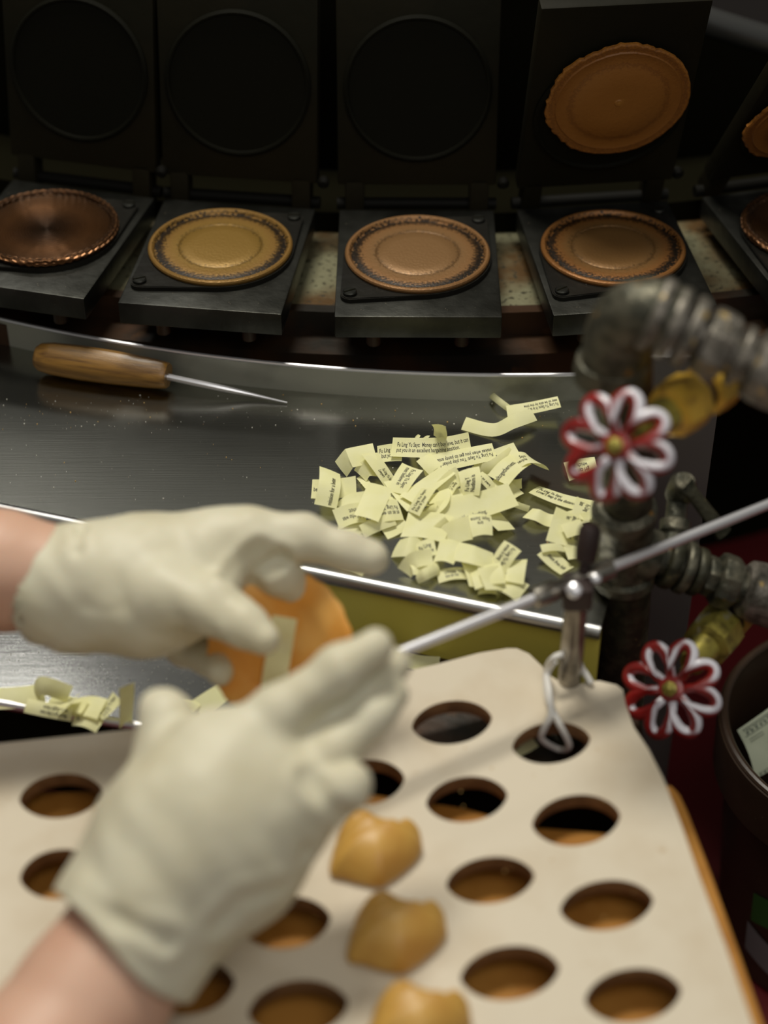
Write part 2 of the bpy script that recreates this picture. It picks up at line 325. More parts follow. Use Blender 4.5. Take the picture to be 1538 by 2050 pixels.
# back hood with rolled rim, rim sinks toward the right
bm = bmesh.new(); rows = []; rimp = []
for i in range(61):
    a = math.radians(-26+52*i/60); d = Vector((math.sin(a), -math.cos(a))); x = CC.x+d.x*.925; y = CC.y+d.y*.925
    zt = .185+(.23-.185)*min(1, max(0, (.16-x)/.3)) if x < .16 else .185-(x-.16)*.42
    zt = max(zt, .08)
    rows.append([bm.verts.new((x, y, .0)), bm.verts.new((x, y, zt)), bm.verts.new((x-d.x*.012, y-d.y*.012, zt)), bm.verts.new((x-d.x*.012, y-d.y*.012, 0))]); rimp.append(Vector((x-d.x*.006, y-d.y*.006, zt)))
for a, b in zip(rows, rows[1:]):
    for k in range(4): bm.faces.new((a[k], a[(k+1) % 4], b[(k+1) % 4], b[k]))
bm.faces.new(rows[0]); bm.faces.new(rows[-1][::-1])
local(bm, TM); obj('back_hood', bm, M['black'], mach)
bm = bmesh.new(); tube(bm, rimp, .011, 14); local(bm, TM); obj('hood_rim', bm, M['rim_black'], mach)

tan_stops = lambda c1, c2: [(0, c1), (.54, c1), (.57, tuple(x*.5 for x in c1)), (.61, c1), (.765, c2), (.80, tuple(x*.35 for x in c2)), (.845, (.02, .012, .006)), (.905, (.010, .007, .004)), (.925, c2), (1, c2)]
DM = [radial_mat('disc brass', tan_stops((.25, .145, .03), (.24, .13, .03)), .4, .42, .0502, .1),
      radial_mat('disc copper', tan_stops((.24, .13, .05), (.25, .125, .045)), .4, .42, .0502, .1),
      radial_mat('disc orange copper', tan_stops((.25, .13, .042), (.26, .11, .028)), .4, .42, .0502, .12)]
DW = radial_mat('dark swirled disc', [(0, (.02, .010, .004)), (.25, (.05, .022, .008)), (.6, (.13, .055, .018)), (.85, (.09, .04, .014)), (.93, (.05, .025, .012)), (1, (.22, .10, .04))], .7, .36, .0502, .12, rings=3300)
def hull(pts):
    pts = sorted(set(pts)); lo = []; up = []
    cr = lambda o, a, b: (a[0]-o[0])*(b[1]-o[1])-(a[1]-o[1])*(b[0]-o[0])
    for p in pts:
        while len(lo) > 1 and cr(lo[-2], lo[-1], p) <= 0: lo.pop()
        lo.append(p)
    for p in pts[::-1]:
        while len(up) > 1 and cr(up[-2], up[-1], p) <= 0: up.pop()
        up.append(p)
    return lo[:-1]+up[:-1]
ears = [(-.046, -.050), (.044, .048)]
mount = hull([(.0515*math.cos(2*PI*i/48), .0515*math.sin(2*PI*i/48)) for i in range(48)]+[(ex+.0065*math.cos(2*PI*i/12), ey+.0065*math.sin(2*PI*i/12)) for ex, ey in ears for i in range(12)])
disc_names = ['dark swirled disc with a roped rim, leftmost in the row', 'brass yellow disc, second from the left of the row', 'copper disc in the middle of the row', 'orange copper disc behind the top pipe elbow', 'dark swirled disc cut by the right edge of the photo']
lid_deg = [-10, -10, -10, 17, 33]
STA = 7.2
for i in range(5):
    a = math.radians([-14.2, -7.56, -.35, 6.8, 14.5][i]); d = Vector((math.sin(a), -math.cos(a))); R = 1.098
    cxy = CC+d*R
    t = thing('griddle', 'black iron griddle station, '+disc_names[i], 'griddle', (cxy.x, cxy.y, .034), (0, 0, a), 'open griddle stations on the baking machine')
    # local frame: -y is outward (toward the camera)
    bm = bmesh.new(); box(bm, (0, -.002, .0225), (.112, .142, .017), bev=.0012); obj('base_block', bm, M['iron_edge'], t)
    bm = bmesh.new(); box(bm, (0, .01, .007), (.075, .11, .014), bev=.001); obj('block_foot', bm, M['iron'], t)
    for sx in (-.03, .03):
        bm = bmesh.new(); lathe(bm, [(.005, 0), (.005, .014)], Matrix.Translation((sx, -.058, 0)), 12); obj('foot_bolt', bm, M['rust'], t)
    bm = bmesh.new(); prism(bm, mount, .031, .0345, bev=.0006); obj('mounting_plate', bm, M['iron'], t)
    bm = bmesh.new()
    swirl = i in (0, 4)
    if not swirl:
        prof = [(.0500, .0345), (.0506, .0362), (.0502, .0374), (.0492, .0381), (.0478, .0380), (.0466, .0370), (.0460, .0356), (.0448, .0354), (.043, .0362), (.036, .0366), (.0295, .0366), (.0288, .0361), (.0280, .0366), (.02, .0368), (.010, .0369), (.001, .0369)]
        lathe(bm, prof, n=72); obj('baking_disc', bm, DM[min(i-1, 2)], t)
    else:
        prof = [(.0465, .0345), (.0463, .0375), (.044, .0372), (.036, .0365), (.02, .0360), (.001, .0358)]
        lathe(bm, prof, n=72); obj('baking_disc', bm, DW, t)
        bm = bmesh.new(); n = 110
        pp = [Vector((.0482*math.cos(2*PI*k/n), .0482*math.sin(2*PI*k/n), .0375)) for k in range(n)]
        tube(bm, pp, [.0026+.0006*(k % 2) for k in range(n)], 8, closed=True); obj('roped_rim', bm, DW, t)
    for ex, ey in ears:
        bm = bmesh.new(); lathe(bm, [(.0048, .0345), (.0048, .0363), (.004, .037), (.001, .037)], Matrix.Translation((ex, ey, 0)), 20); s = obj('screw', bm, M['iron_edge'], t)
        bm = bmesh.new(); box(bm, (ex, ey, .0371), (.0085, .0009, .0004), Matrix.Translation((ex, ey, 0)) @ Matrix.Rotation(.5 if ex < 0 else .1, 4, 'Z') @ Matrix.Translation((-ex, -ey, 0))); obj('slot', bm, M['black'], s, smooth=False)
    # raised upper plate, hinged at the rear edge of the block
    lean = math.radians(lid_deg[i])      # + leans over the disc
    Mh = Matrix.Translation((0, .068, .034)) @ Matrix.Rotation(lean, 4, 'X')
    def lm(bm): bmesh.ops.transform(bm, matrix=Mh, verts=bm.verts)
    bm = bmesh.new(); hh = .135 if i < 3 else .165; box(bm, (0, .008, .0155+hh/2), (.114, .012, hh), bev=.002); lm(bm); lid = obj('upper_plate', bm, M['lid'], t)
    bm = bmesh.new(); M2 = Mh @ Matrix.Translation((0, .002, .086)) @ Matrix.Rotation(PI/2, 4, 'X')
    lathe(bm, [(.0525, 0), (.0525, .002), (.0505, .0035), (.049, .003), (.0485, .0018), (.03, .0015), (.001, .0015)], M2, 64); obj('upper_disc', bm, M['lid_disc'], t)
    for sx in (-.045, .045):
        bm = bmesh.new(); box(bm, (sx, .010, .004), (.014, .016, .034), bev=.002); lm(bm); obj('hinge_arm', bm, M['lid'], t)
    bm = bmesh.new(); lathe(bm, [(.0045, -.058), (.0045, .058)], Matrix.Translation((0, .078, .031)) @ Matrix.Rotation(PI/2, 4, 'Y'), 14); obj('hinge_pin', bm, M['hinge'], t)
    bm = bmesh.new(); lathe(bm, [(.004, 0), (.0045, .004), (.002, .0062)], Matrix.Translation((.062, .074, .052)) @ Matrix.Rotation(PI/2, 4, 'X'), 14); obj('hinge_bolt', bm, M['hinge'], t)
    if i >= 3:   # baked wafer stuck to the raised plate
        MW = (Matrix.Translation((cxy.x, cxy.y, .034)) @ Matrix.Rotation(a, 4, 'Z')) @ Mh @ Matrix.Translation((.004 if i == 3 else -.006, -.0018, .101 if i == 3 else .098)) @ Matrix.Rotation(PI/2, 4, 'X')
        bm = bmesh.new(); n = 120; rings = []
        for r, h in ((1.0, -.0005), (1.0, .0012), (.975, .0020), (.885, .0017), (.87, .0026), (.86, .0024), (.66, .0024), (.64, .0030), (.3, .0030), (.06, .0030), (.05, .0036), (.01, .0038)):
            ring = []
            for k in range(n):
                th = 2*PI*k/n; wob = (.008*math.sin(31*th)+.006*math.sin(53*th+1)+.012*math.sin(7*th+i))*max(0, min(1, (r-.85)/.12)) * (1.3 if math.cos(th-2.6) > 0 else .35)
                ring.append(bm.verts.new((.0498*(r+wob)*math.cos(th), .0498*(r+wob)*math.sin(th), h)))
            rings.append(ring)
        for p, q in zip(rings, rings[1:]):
            for k in range(n): bm.faces.new((p[k], p[(k+1) % n], q[(k+1) % n], q[k]))
        bm.faces.new(rings[-1]); bm.faces.new(rings[0][::-1])
        wm = M.get('wafer') or radial_mat('baked wafer', [(0, (.36, .16, .026)), (.07, (.28, .11, .016)), (.6, (.27, .105, .015)), (.66, (.19, .068, .009)), (.70, (.25, .095, .013)), (.87, (.23, .085, .011)), (.90, (.16, .055, .008)), (1, (.36, .14, .016))], 0, .55, .0515, .08); M['wafer'] = wm
        o = obj('wafer', bm, wm); o.matrix_world = MW
        tag(o, ['round orange brown wafer stuck on the raised plate above the orange copper disc', 'wafer on a raised plate, cut by the right edge of the photo'][i-3], 'cookie', 'baked wafers on raised plates')

# ------------------------------------------------------------------ wooden handled pick
HA, HB = P(70, 713, .0135), P(337, 752, .0125); ax = (HB-HA); Lh = ax.length
t = thing('pick', 'wooden handled steel pick lying along the curved upstand of the table', 'tool', HA); t.rotation_euler = ax.to_track_quat('X', 'Z').to_euler()
bm = bmesh.new(); n = 16; rings = []
for s, r in ((0, .004), (.015, .008), (.05, .0108), (.14, .0124), (.35, .0132), (.6, .0128), (.85, .0115), (.96, .0104), (.99, .0098), (1, .009)):
    rings.append([bm.verts.new((s*Lh, r*math.cos(2*PI*k/n)*1.0, r*math.sin(2*PI*k/n)*(.93+.07*math.cos(4*2*PI*k/n)))) for k in range(n)])
for a, b in zip(rings, rings[1:]):
    for k in range(n): bm.faces.new((a[k], a[(k+1) % n], b[(k+1) % n], b[k]))
bm.faces.new(rings[0][::-1]); bm.faces.new(rings[-1]); o = obj('handle', bm, M['wood'], t)
bm = bmesh.new(); inv = t.matrix_basis.inverted() if False else (Matrix.Translation(HA) @ t.rotation_euler.to_matrix().to_4x4()).inverted()
tip = [inv @ v for v in (P(330, 753, .0125), P(420, 772, .009), P(500, 789, .004), P(575, 806, .0012))]
tube(bm, catmull(tip, 4), [.0024]*6+[.0022, .0019, .0015, .0012, .0009, .0007, .0005], 10); obj('shank', bm, M['chrome'], t)

# ------------------------------------------------------------------ fortune slips
def text_mesh(body, size=.0042, xs=.62):
    cu = bpy.data.curves.new('txt', 'FONT'); cu.body = body; cu.size = size; cu.offset = size*.012; cu.resolution_u = 2; cu.space_line = .92
    o = bpy.data.objects.new('tmp', cu); C.objects.link(o); bpy.context.view_layer.update()
    me = bpy.data.meshes.new_from_object(o.evaluated_get(bpy.context.evaluated_depsgraph_get())); bpy.data.objects.remove(o)
    me.transform(Matrix.Diagonal((xs, 1, 1, 1))); return me
N_SLIP = [0]
def slip(label, path, w=.0135, roll=0, text=None, flip=False, toff=.12, tv=.0, smooth=True, z0=0.0, zl=None, grp='fortune slips heaped on the steel table', conv=None, sharp=False, size=.0042, droll=0):
    """path: (px, py, z) along the centreline, text runs from start to end"""
    f = conv or P
    pts = [f(x, y, z0+z) for x, y, z in path]
    seg = catmull(pts, 8) if (smooth and len(pts) > 2) else [pts[i].lerp(pts[i+1], k/8) for i in range(len(pts)-1) for k in range(8)]+[pts[-1]]
    if len(pts) == 2:
        amp = random.uniform(-.0012, .0022); n = len(seg)
        seg = [p+Vector((0, 0, amp*math.sin(PI*i/(n-1)))) for i, p in enumerate(seg)]
    n = len(seg); fr = []; L = [0]
    for i in range(1, n): L.append(L[-1]+(seg[i]-seg[i-1]).length)
    ov = (seg[-1]-seg[0]); ov.z = 0; ov.normalize(); jr = random.uniform(-10, 10); w *= .93; jd = random.uniform(-16, 16)
    for i in range(n):
        t = (seg[min(n-1, i+1)]-seg[max(0, i-1)]).normalized()
        h = Vector((t.x, t.y, 0)); h = (h.normalized()*.5+ov*.5).normalized() if h.length > .15 else ov
        s = Vector((-h.y, h.x, 0)); rr = math.radians(roll*1.7+jr+(droll+jd)*(i/(n-1)-.5))
        s = (s-t*s.dot(t)).normalized(); nn = t.cross(s); s2 = s*math.cos(rr)+nn*math.sin(rr); fr.append((seg[i], s2, t.cross(s2)))
    base = Vector(fr[n//2][0]); zm = min(min((p+s*w*k).z for k in (-.5, .5)) for p, s, _ in fr)
    floor_ = (zl if zl is not None else 0)+.0004
    lift = max(0, floor_-zm); base.z = zm+lift
    bm = bmesh.new(); rows = []
    cc = random.uniform(-.0009, .0012)
    for p, s, m in fr:
        rows.append([bm.verts.new(p+s*(w*k)+m*(cc*(1-4*k*k))+Vector((0, 0, lift))-base) for k in (-.5, -.25, 0, .25, .5)])
    for a, b in zip(rows, rows[1:]):
        for k in range(4): bm.faces.new((a[k], b[k], b[k+1], a[k+1]))
    me = bpy.data.meshes.new('fortune_slip'); bm.to_mesh(me); bm.free()
    o = obj('fortune_slip', me, M['paper']); o.location = base
    tag(o, label, 'paper slip', grp); N_SLIP[0] += 1
    if text:
        tm = text_mesh(text, size); vs = [v.co.copy() for v in tm.vertices]
        if vs:
            nl = text.count('\n')+1; tot = L[-1]
            y1 = max(v.y for v in vs); y0 = min(v.y for v in vs); mx = max(v.x for v in vs)
            avail = tot*(1-toff)-.001
            sc = min(1, avail/mx) if mx > avail else 1
            sy = min(1, (w*.86)/max(1e-6, y1-y0)); tv = tv if sy == 1 else 0
            for v, co in zip(tm.vertices, vs):
                x = toff*tot+co.x*sc; y = (co.y-(y0+y1)/2)*sy+tv
                if flip: x = tot-x; y = -y
                x = min(max(x, 0), tot*.999); y = max(-w*.49, min(w*.49, y))
                i = max(0, min(n-2, next((j for j in range(n-1) if L[j+1] >= x), n-2))); u = (x-L[i])/max(1e-9, L[i+1]-L[i])
                p = fr[i][0].lerp(fr[i+1][0], u); s = fr[i][1].lerp(fr[i+1][1], u); m = fr[i][2].lerp(fr[i+1][2], u); k = y/w
                if m.z < 0: pass
                v.co = p+s*y+m*(cc*(1-4*k*k)+.00018)+Vector((0, 0, lift))-base
            to = obj('printed_text', tm, M['ink'], o, smooth=False)
    return o
Z4 = lambda pts: [(600+x*.4031, 760+y*.4031, z) for x, y, z in pts]
FU = 'Fu Ling Yu Says:'
def s4(label, pts, **k): return slip(label, Z4(pts), **k)
# bottom layers first
s4('blank slip at the upper left of the heap, bent like a tent', [(205, 455, .001), (245, 400, .010), (375, 372, .012)], w=.0150, roll=20, smooth=False)
s4('slip printed Fu Ling Yu, sloping down right of the tent-bent slip', [(345, 365, .014), (400, 440, .010), (455, 520, .003)], w=.0155, roll=-8, text=FU+'\nLawyers', toff=.55, flip=False)
s4('small blank slip curled under the tent-bent slip', [(300, 478, .004), (330, 440, .009), (385, 440, .008)], w=.0130, roll=20)
s4('yellow slip tail poking out below the tent-bent slip', [(300, 480, .001), (345, 535, .003)], w=.006, roll=10)
s4('slip crossing the leftmost upright slip, end printed beli', [(60, 545, .003), (165, 545, .004), (280, 530, .008)], w=.0145, roll=14, text='beli', toff=.04, droll=20)
s4('leftmost upright slip printed for a better', [(150, 450, .012), (150, 520, .014), (128, 630, .006)], w=.0155, roll=-12, text='mission for a better', toff=.04, flip=True, tv=-.002)
s4('blank curved slip above the printed girl who slip', [(205, 640, .003), (260, 600, .006), (330, 590, .008)], w=.0115, roll=10)
s4('slip printed girl who, at the lower left of the heap', [(180, 695, .004), (260, 665, .007), (330, 660, .008)], w=.0145, roll=14, text='l girl who was\n I cannot', flip=True, toff=.05)
s4('blank slip lying under the printed girl who slip', [(190, 735, .001), (345, 735, .002)], w=.0150, roll=4)
s4('narrow blank slip pointing right below the printed girl who slip', [(310, 755, .003), (470, 690, .007)], w=.0095, roll=20)
s4('blank slip end at the lowest left of the heap', [(410, 755, .001), (520, 700, .004)], w=.0165, roll=6)
s4('slip printed at an election, beside the blank upright slip', [(360, 665, .007), (430, 650, .010), (500, 645, .008)], w=.0165, roll=14, text='st at an elec\n'+FU, flip=True, toff=.08)
s4('small slip end with print, in the gap right of the blank upright slip', [(440, 560, .006), (490, 600, .007)], w=.012, roll=8, text='To avo')
s4('broad blank slip standing on end across the left middle of the heap', [(402, 527, .016), (330, 690, .010)], w=.0175, roll=-4)
s4('slip printed men believe, left middle of the heap', [(562, 432, .016), (480, 560, .010)], w=.0165, roll=6, text=FU+'\nmen believe in', toff=.08)
s4('broad blank slip running down left from the centre of the heap', [(735, 450, .018), (540, 600, .012)], w=.0180, roll=4)
s4('blank slip under the printed Kiss slip', [(470, 500, .008), (590, 640, .010)], w=.017, roll=-6)
s4('blank slip bent round the right side of the printed Kiss slip', [(690, 560, .014), (690, 620, .013), (620, 680, .006)], w=.0160, roll=10)
s4('slip printed Kiss, slanting up in the centre of the heap', [(565, 665, .012), (640, 545, .022)], w=.0150, roll=-16, text=FU+'\nKiss is your', toff=.1, tv=-.001)
s4('large blank slip below the printed Kiss slip', [(520, 720, .009), (740, 745, .011)], w=.0240, roll=5)
s4('folded darker yellow slip leaning at the lower right of the large blank slip', [(640, 805, .002), (740, 705, .014)], w=.0080, roll=32)
s4('blank slip looped left of the without laughing slip', [(720, 640, .008), (740, 590, .013), (830, 580, .012)], w=.0140, roll=12)
s4('long slip printed without laughing, right of the centre', [(700, 668, .012), (1062, 568, .016)], w=.0200, roll=12, text='without laughing.', toff=.22, tv=-.006)
s4('blank slip tucked under the without laughing slip', [(640, 640, .004), (800, 700, .005)], w=.0160, roll=5)
s4('small slip printed Sex is, near the printed Nudism slip', [(780, 500, .018), (720, 580, .010)], w=.0135, roll=10, text='Sex is\n '+FU[:7], toff=.1)
s4('slip printed Nudism, standing up in the middle of the heap', [(845, 575, .014), (850, 505, .020), (840, 445, .022)], w=.0150, roll=-14, text=FU[:9]+'\nNudism is', toff=.12)
s4('folded yellow slip behind the printed Nudism slip', [(700, 560, .012), (800, 470, .018)], w=.013, roll=24)
s4('slip printed to part, right of the printed Nudism slip', [(880, 470, .016), (965, 550, .010)], w=.0130, roll=-16, text='it to part', toff=.15)
s4('long slip printed You play poker, at the back of the heap', [(610, 432, .010), (790, 392, .013), (968, 356, .016)], w=.0165, roll=10, text=FU+' You play poker for high\nstakes when you get to panty ante.', flip=True, toff=.03)
s4('blank slip crossing the left end of the poker slip', [(612, 440, .014), (680, 395, .017)], w=.014, roll=10)
s4('small yellow scrap below the right end of the money slip', [(705, 378, .003), (740, 350, .009)], w=.008, roll=20)
s4('slip printed Fu Ling, half under the left end of the money slip', [(385, 372, .004), (510, 360, .008)], w=.0135, roll=16, text='Fu Ling\n  but you', toff=.08)
s4('small upright slip rising behind the money slip', [(690, 305, .004), (700, 262, .022), (690, 228, .032)], w=.0105, roll=-20, text=FU, toff=.1, droll=40)
s4('yellow scrap poking up behind the left part of the money slip', [(560, 300, .006), (585, 292, .014)], w=.006, roll=20)
s4('yellow scrap poking up behind the middle of the money slip', [(600, 305, .006), (632, 290, .015)], w=.006, roll=20)
s4('slip printed Money can\'t buy love, topmost at the back of the heap', [(457, 334, .010), (600, 338, .012), (720, 334, .012), (846, 310, .016)], w=.0150, roll=22, text=FU+'  Money can\'t buy love, but it can\nput you in an excellent bargaining position.', toff=.065, droll=14)
s4('slip with slanting print, crossing right of the poker slip', [(880, 455, .006), (960, 400, .014), (1085, 350, .018)], w=.0160, roll=14, text='in many days\nman Yan the jump', toff=.12)
s4('folded yellow slip below the slanting printed slip', [(870, 470, .003), (960, 440, .012), (1060, 370, .014)], w=.010, roll=34)
s4('curled slip printed people, at the back right of the heap', [(1060, 420, .016), (1110, 388, .020), (1165, 395, .017), (1192, 430, .008)], w=.0165, roll=-6, text='      Says:\n  people', toff=.05)
s4('blank slip below the printed altogetherness slip', [(965, 500, .010), (1075, 590, .006)], w=.0165, roll=4)
s4('slip printed altogetherness, back right of the heap', [(985, 500, .014), (1100, 395, .018)], w=.0190, roll=-2, text='altogetherness.', toff=.0, tv=.001, size=.0050)
s4('small blank corner right of the altogetherness slip', [(1020, 520, .004), (1105, 515, .006)], w=.009, roll=12)
s4('thin slip edge running right below the without laughing slip', [(1030, 605, .006), (1140, 650, .001)], w=.0045, roll=40)
s4('slip printed your if, folded below the without laughing slip', [(755, 745, .010), (850, 710, .013)], w=.0130, roll=12, text='at your if', flip=True, toff=.1)
s4('blank slip leaning left of the printed Some slip', [(700, 800, .006), (850, 735, .014)], w=.0165, roll=14)
s4('blank slip at the right of the printed Some slip', [(945, 715, .008), (1032, 700, .004)], w=.0185, roll=6)
s4('slip printed Says Some, right below the without laughing slip', [(848, 728, .014), (955, 725, .014)], w=.0185, roll=8, text='       are\n'+FU[10:]+' Some', flip=True, toff=.05, tv=-.003)
s4('blank slip with a raised corner at the lower left', [(478, 838, .003), (540, 830, .009), (615, 838, .005)], w=.0150, roll=6)
s4('small printed slip among the lower left blanks', [(590, 865, .006), (675, 830, .010)], w=.0135, roll=8, text='Fu Ling\nYou are', toff=.15)
s4('folded yellow slip standing below the raised corner slip', [(520, 968, .001), (570, 905, .009), (660, 890, .010)], w=.0110, roll=24)
s4('narrow blank slip above the dashed print slip', [(555, 945, .006), (690, 930, .004)], w=.0085, roll=12)
s4('small bent slip left of the dashed print slip', [(585, 995, .001), (625, 975, .006), (685, 945, .004)], w=.0080, roll=24)
s4('broad blank slip in the lower middle of the heap', [(680, 850, .009), (790, 870, .010)], w=.0200, roll=6)
s4('blank slip with a turned end at the lower middle', [(765, 850, .010), (860, 870, .013), (965, 905, .007)], w=.0160, roll=8)
s4('slip with small dashed print lying flat near the rolled edge', [(685, 990, .000), (845, 972, .001)], w=.0100, roll=2, text='a Fu Ling Yu Says\nbut do not', toff=.25, size=.0030)
s4('slip with small print standing up at the lower right of the heap', [(1060, 825, .016), (985, 935, .006)], w=.0150, roll=6, text=FU+'\nartist is long', toff=.08)
s4('blank slip running down beside the lower right print slip', [(850, 910, .004), (890, 1030, .003)], w=.0140, roll=-14)
s4('blank slip fanned at the lower right of the heap', [(860, 1000, .006), (1010, 960, .010)], w=.0180, roll=4)
s4('blank square-ended slip at the right of the lower fan', [(1030, 950, .008), (1122, 955, .009)], w=.0200, roll=6)
s4('blank slip slanting down through the lower fan', [(950, 930, .012), (985, 1050, .006)], w=.0190, roll=-6)
s4('lowest blank slip of the heap, pointing at the rolled edge', [(1000, 1010, .004), (1110, 1062, .002)], w=.0180, roll=3)
s4('narrow blank slip under the lower fan', [(885, 1048, .001), (980, 1045, .002)], w=.0080, roll=3)
# right group
s4('slip printed Lover\'s leap is the distance, right of the heap', [(1165, 545, .003), (1300, 595, .004), (1455, 635, .006)], w=.0150, roll=2, text=FU+'\nLover\'s leap is the distance', toff=.07)
s4('blank wavy slip left of the printed shouldn\'t slip', [(1132, 662, .004), (1180, 672, .006), (1250, 700, .003), (1350, 680, .009)], w=.0115, roll=4)
s4('slip ending in bed, near the pipe', [(1370, 660, .003), (1475, 688, .003)], w=.0110, roll=4, text='n bed', toff=.45)
s4('slip printed late, crossing the right end of the Lover\'s leap slip', [(1425, 600, .010), (1395, 690, .010)], w=.0140, roll=-6, text=FU[:7]+'\nlate', toff=.15, tv=0)
s4('slip printed shouldn\'t, hanging down in the right group', [(1330, 655, .013), (1283, 815, .008)], w=.0165, roll=-4, text='shouldn\'t s\n  \'im', toff=.05, tv=.004)
s4('curved slip printed is a cure, lowest of the right group', [(1370, 740, .009), (1355, 820, .006), (1378, 895, .004)], w=.0125, roll=-8, text='Yu Says\n is a cur', toff=.05)
s4('small blank folded slip on top of the right group', [(1312, 755, .013), (1408, 725, .015)], w=.0115, roll=4)
s4('yellow folded end between the printed late slip and the pipe', [(1345, 710, .004), (1440, 680, .012)], w=.008, roll=22)
s4('slip printed below left, near the rod clamp', [(1215, 845, .006), (1330, 950, .001)], w=.0135, roll=-4, text='them free left', toff=.2)
s4('blank slip lying over the printed slip near the rod clamp', [(1200, 840, .008), (1315, 838, .006)], w=.0060, roll=10)
s4('lone slip printed girl can be, half behind the upper handwheel', [(1325, 458, .006), (1475, 425, .010)], w=.0150, roll=8, text='girl can be\n which.', flip=True, toff=.25)
s4('slip printed small, highest on the table against the upstand', [(1030, 160, .004), (1150, 140, .007), (1290, 110, .010)], w=.0110, roll=12, text='Fu Ling Yu Says: It is too\neasy to be able by the time', flip=True, toff=.03, size=.0034)
s4('thin curled slip tail left of the highest printed slip', [(945, 72, .004), (1000, 115, .006), (1060, 160, .002)], w=.005, roll=30)
s4('long blank curled slip between the heap and the highest printed slip', [(815, 222, .002), (960, 255, .003), (1060, 215, .009), (1162, 178, .008)], w=.0105, roll=12)
s4('slip lying on the rolled table edge beside the fingertip', [(215, 925, .001), (325, 955, .001)], w=.0095, roll=0)
# lower shelf group
G2 = 'fortune slips along the lip of the lower shelf'
def sh(label, pts, **k): return slip(label, pts, z0=SZ, zl=SZ, grp=G2, **k)
sh('blank slip at the far left end of the lower shelf', [(-15, 1400, .003), (50, 1396, .006), (92, 1388, .010)], w=.015, roll=14)
sh('folded slip standing in the left shelf group', [(68, 1395, .002), (85, 1375, .017), (140, 1392, .012)], w=.012, roll=30)
sh('slip printed Marriage is like, lying along the shelf lip', [(52, 1412, .008), (145, 1430, .008)], w=.0095, roll=22, text='Marriage is like two\nbirds caught there', flip=True, toff=.1, size=.0034)
sh('blank slip behind the printed Marriage slip', [(100, 1398, .008), (170, 1415, .012)], w=.011, roll=12)
sh('yellow slip bent up in the middle of the shelf group', [(120, 1428, .006), (155, 1395, .018)], w=.010, roll=-12)
sh('blank slip left of the printed parks slip', [(150, 1415, .006), (205, 1420, .010)], w=.016, roll=10)
sh('slip printed parks, right side of the shelf group', [(200, 1435, .008), (235, 1395, .016)], w=.0135, roll=-16, text=FU+'\nparks is', toff=.08)
sh('printed slip corner at the shelf lip', [(150, 1440, .003), (200, 1455, .003)], w=.010, roll=8, text='Fu')
sh('blank slip standing upright at the shelf lip', [(252, 1450, .002), (254, 1412, .022), (254, 1372, .042)], w=.0105, roll=0, smooth=False)
sh('blank slip under the held wafer', [(395, 1420, .002), (465, 1375, .012)], w=.015, roll=8)
sh('small printed slip beside the raised thumb', [(360, 1405, .003), (395, 1418, .004)], w=.008, roll=4, text='Fu')
sh('yellow slip beside the rod, behind the perforated board', [(800, 1318, .006), (880, 1330, .003)], w=.013, roll=6)
sh('yellow slip seen through the hole with the white cord', [(1025, 1500, .008), (1068, 1478, .012)], w=.012, roll=8, text='Fu')

# ------------------------------------------------------------------ crumbs
bm = bmesh.new(); bd = bmesh.new()
for k in range(420):
    px = random.uniform(-20, 1180); py = random.choice([random.uniform(790, 860), random.uniform(820, 1180)])
    if py > 1000+.215*px-10: continue
    p = P(px, py, .0003); r = random.choice([.00012, .00016, .0002, .0003, .0006]); b_ = bm if random.random() < .3 else bd
    bmesh.ops.create_icosphere(b_, subdivisions=1, radius=r*random.uniform(.6, 1), matrix=Matrix.Translation(p))
for k in range(240):
    px = random.uniform(0, 420); p = P(px, random.uniform(1270, 1400), SZ+.0003)
    bmesh.ops.create_icosphere(bd, subdivisions=1, radius=.0003*random.uniform(.6, 1), matrix=Matrix.Translation(p))
tag(obj('crumbs', bm, M['crumb']), 'golden crumbs scattered over the steel table', 'crumbs', kind='stuff')
tag(obj('dust_specks', bd, M['dust']), 'pale dust specks scattered over the steel table', 'dust', kind='stuff')

# ------------------------------------------------------------------ perforated board
BZ = -.010
outl = [(-160, 1512), (0, 1487), (295, 1456), (420, 1425), (600, 1383), (790, 1348), (870, 1330), (960, 1306), (1015, 1297), (1035, 1297), (1060, 1308), (1085, 1332), (1100, 1350), (1118, 1362), (1150, 1372), (1175, 1364), (1200, 1362), (1235, 1370), (1248, 1380), (1254, 1410), (1270, 1455), (1300, 1500), (1330, 1560), (1365, 1650), (1400, 1750), (1455, 1895), (1512, 2060), (1580, 2230), (-160, 2230)]
def W2(px, py, z): p = P(px, py, z); return (p.x, p.y)
def lens(cx, cy, a, b, tilt=-7):
    b *= 1.07
    o = []; c, s = math.cos(math.radians(tilt)), math.sin(math.radians(tilt))
    for i in range(36):
        th = 2*PI*i/36; x = math.cos(th); ys = (1-abs(x)**2.1)**.62*(1 if math.sin(th) >= 0 else -1)
        X, Y = a*x, b*ys; o.append(W2(cx+X*c-Y*s, cy+X*s+Y*c, BZ))
    return o
holes = [(905, 1446, 80, 40), (1104, 1487, 78, 38), (732, 1566, 78, 42), (935, 1600, 81, 42), (1154, 1642, 88, 47), (982, 1762, 88, 43), (1215, 1812, 93, 46), (1021, 1948, 99, 50), (1268, 1993, 96, 50), (122, 1593, 83, 41), (120, 1750, 80, 46), (573, 1847, 89, 48), (378, 1975, 92, 52), (597, 2018, 100, 52), (132, 1925, 86, 46), (755, 1715, 78, 44), (797, 1885, 84, 46), (845, 2065, 90, 50), (340, 1770, 84, 44), (545, 1690, 82, 42), (330, 1620, 80, 40), (525, 1545, 78, 40)]
stack = thing('perforated_tray', 'cream board with almond-shaped holes over a brown lower board', 'board', (.05, .62, -.42)); TS = Vector((.05, .62, -.42))
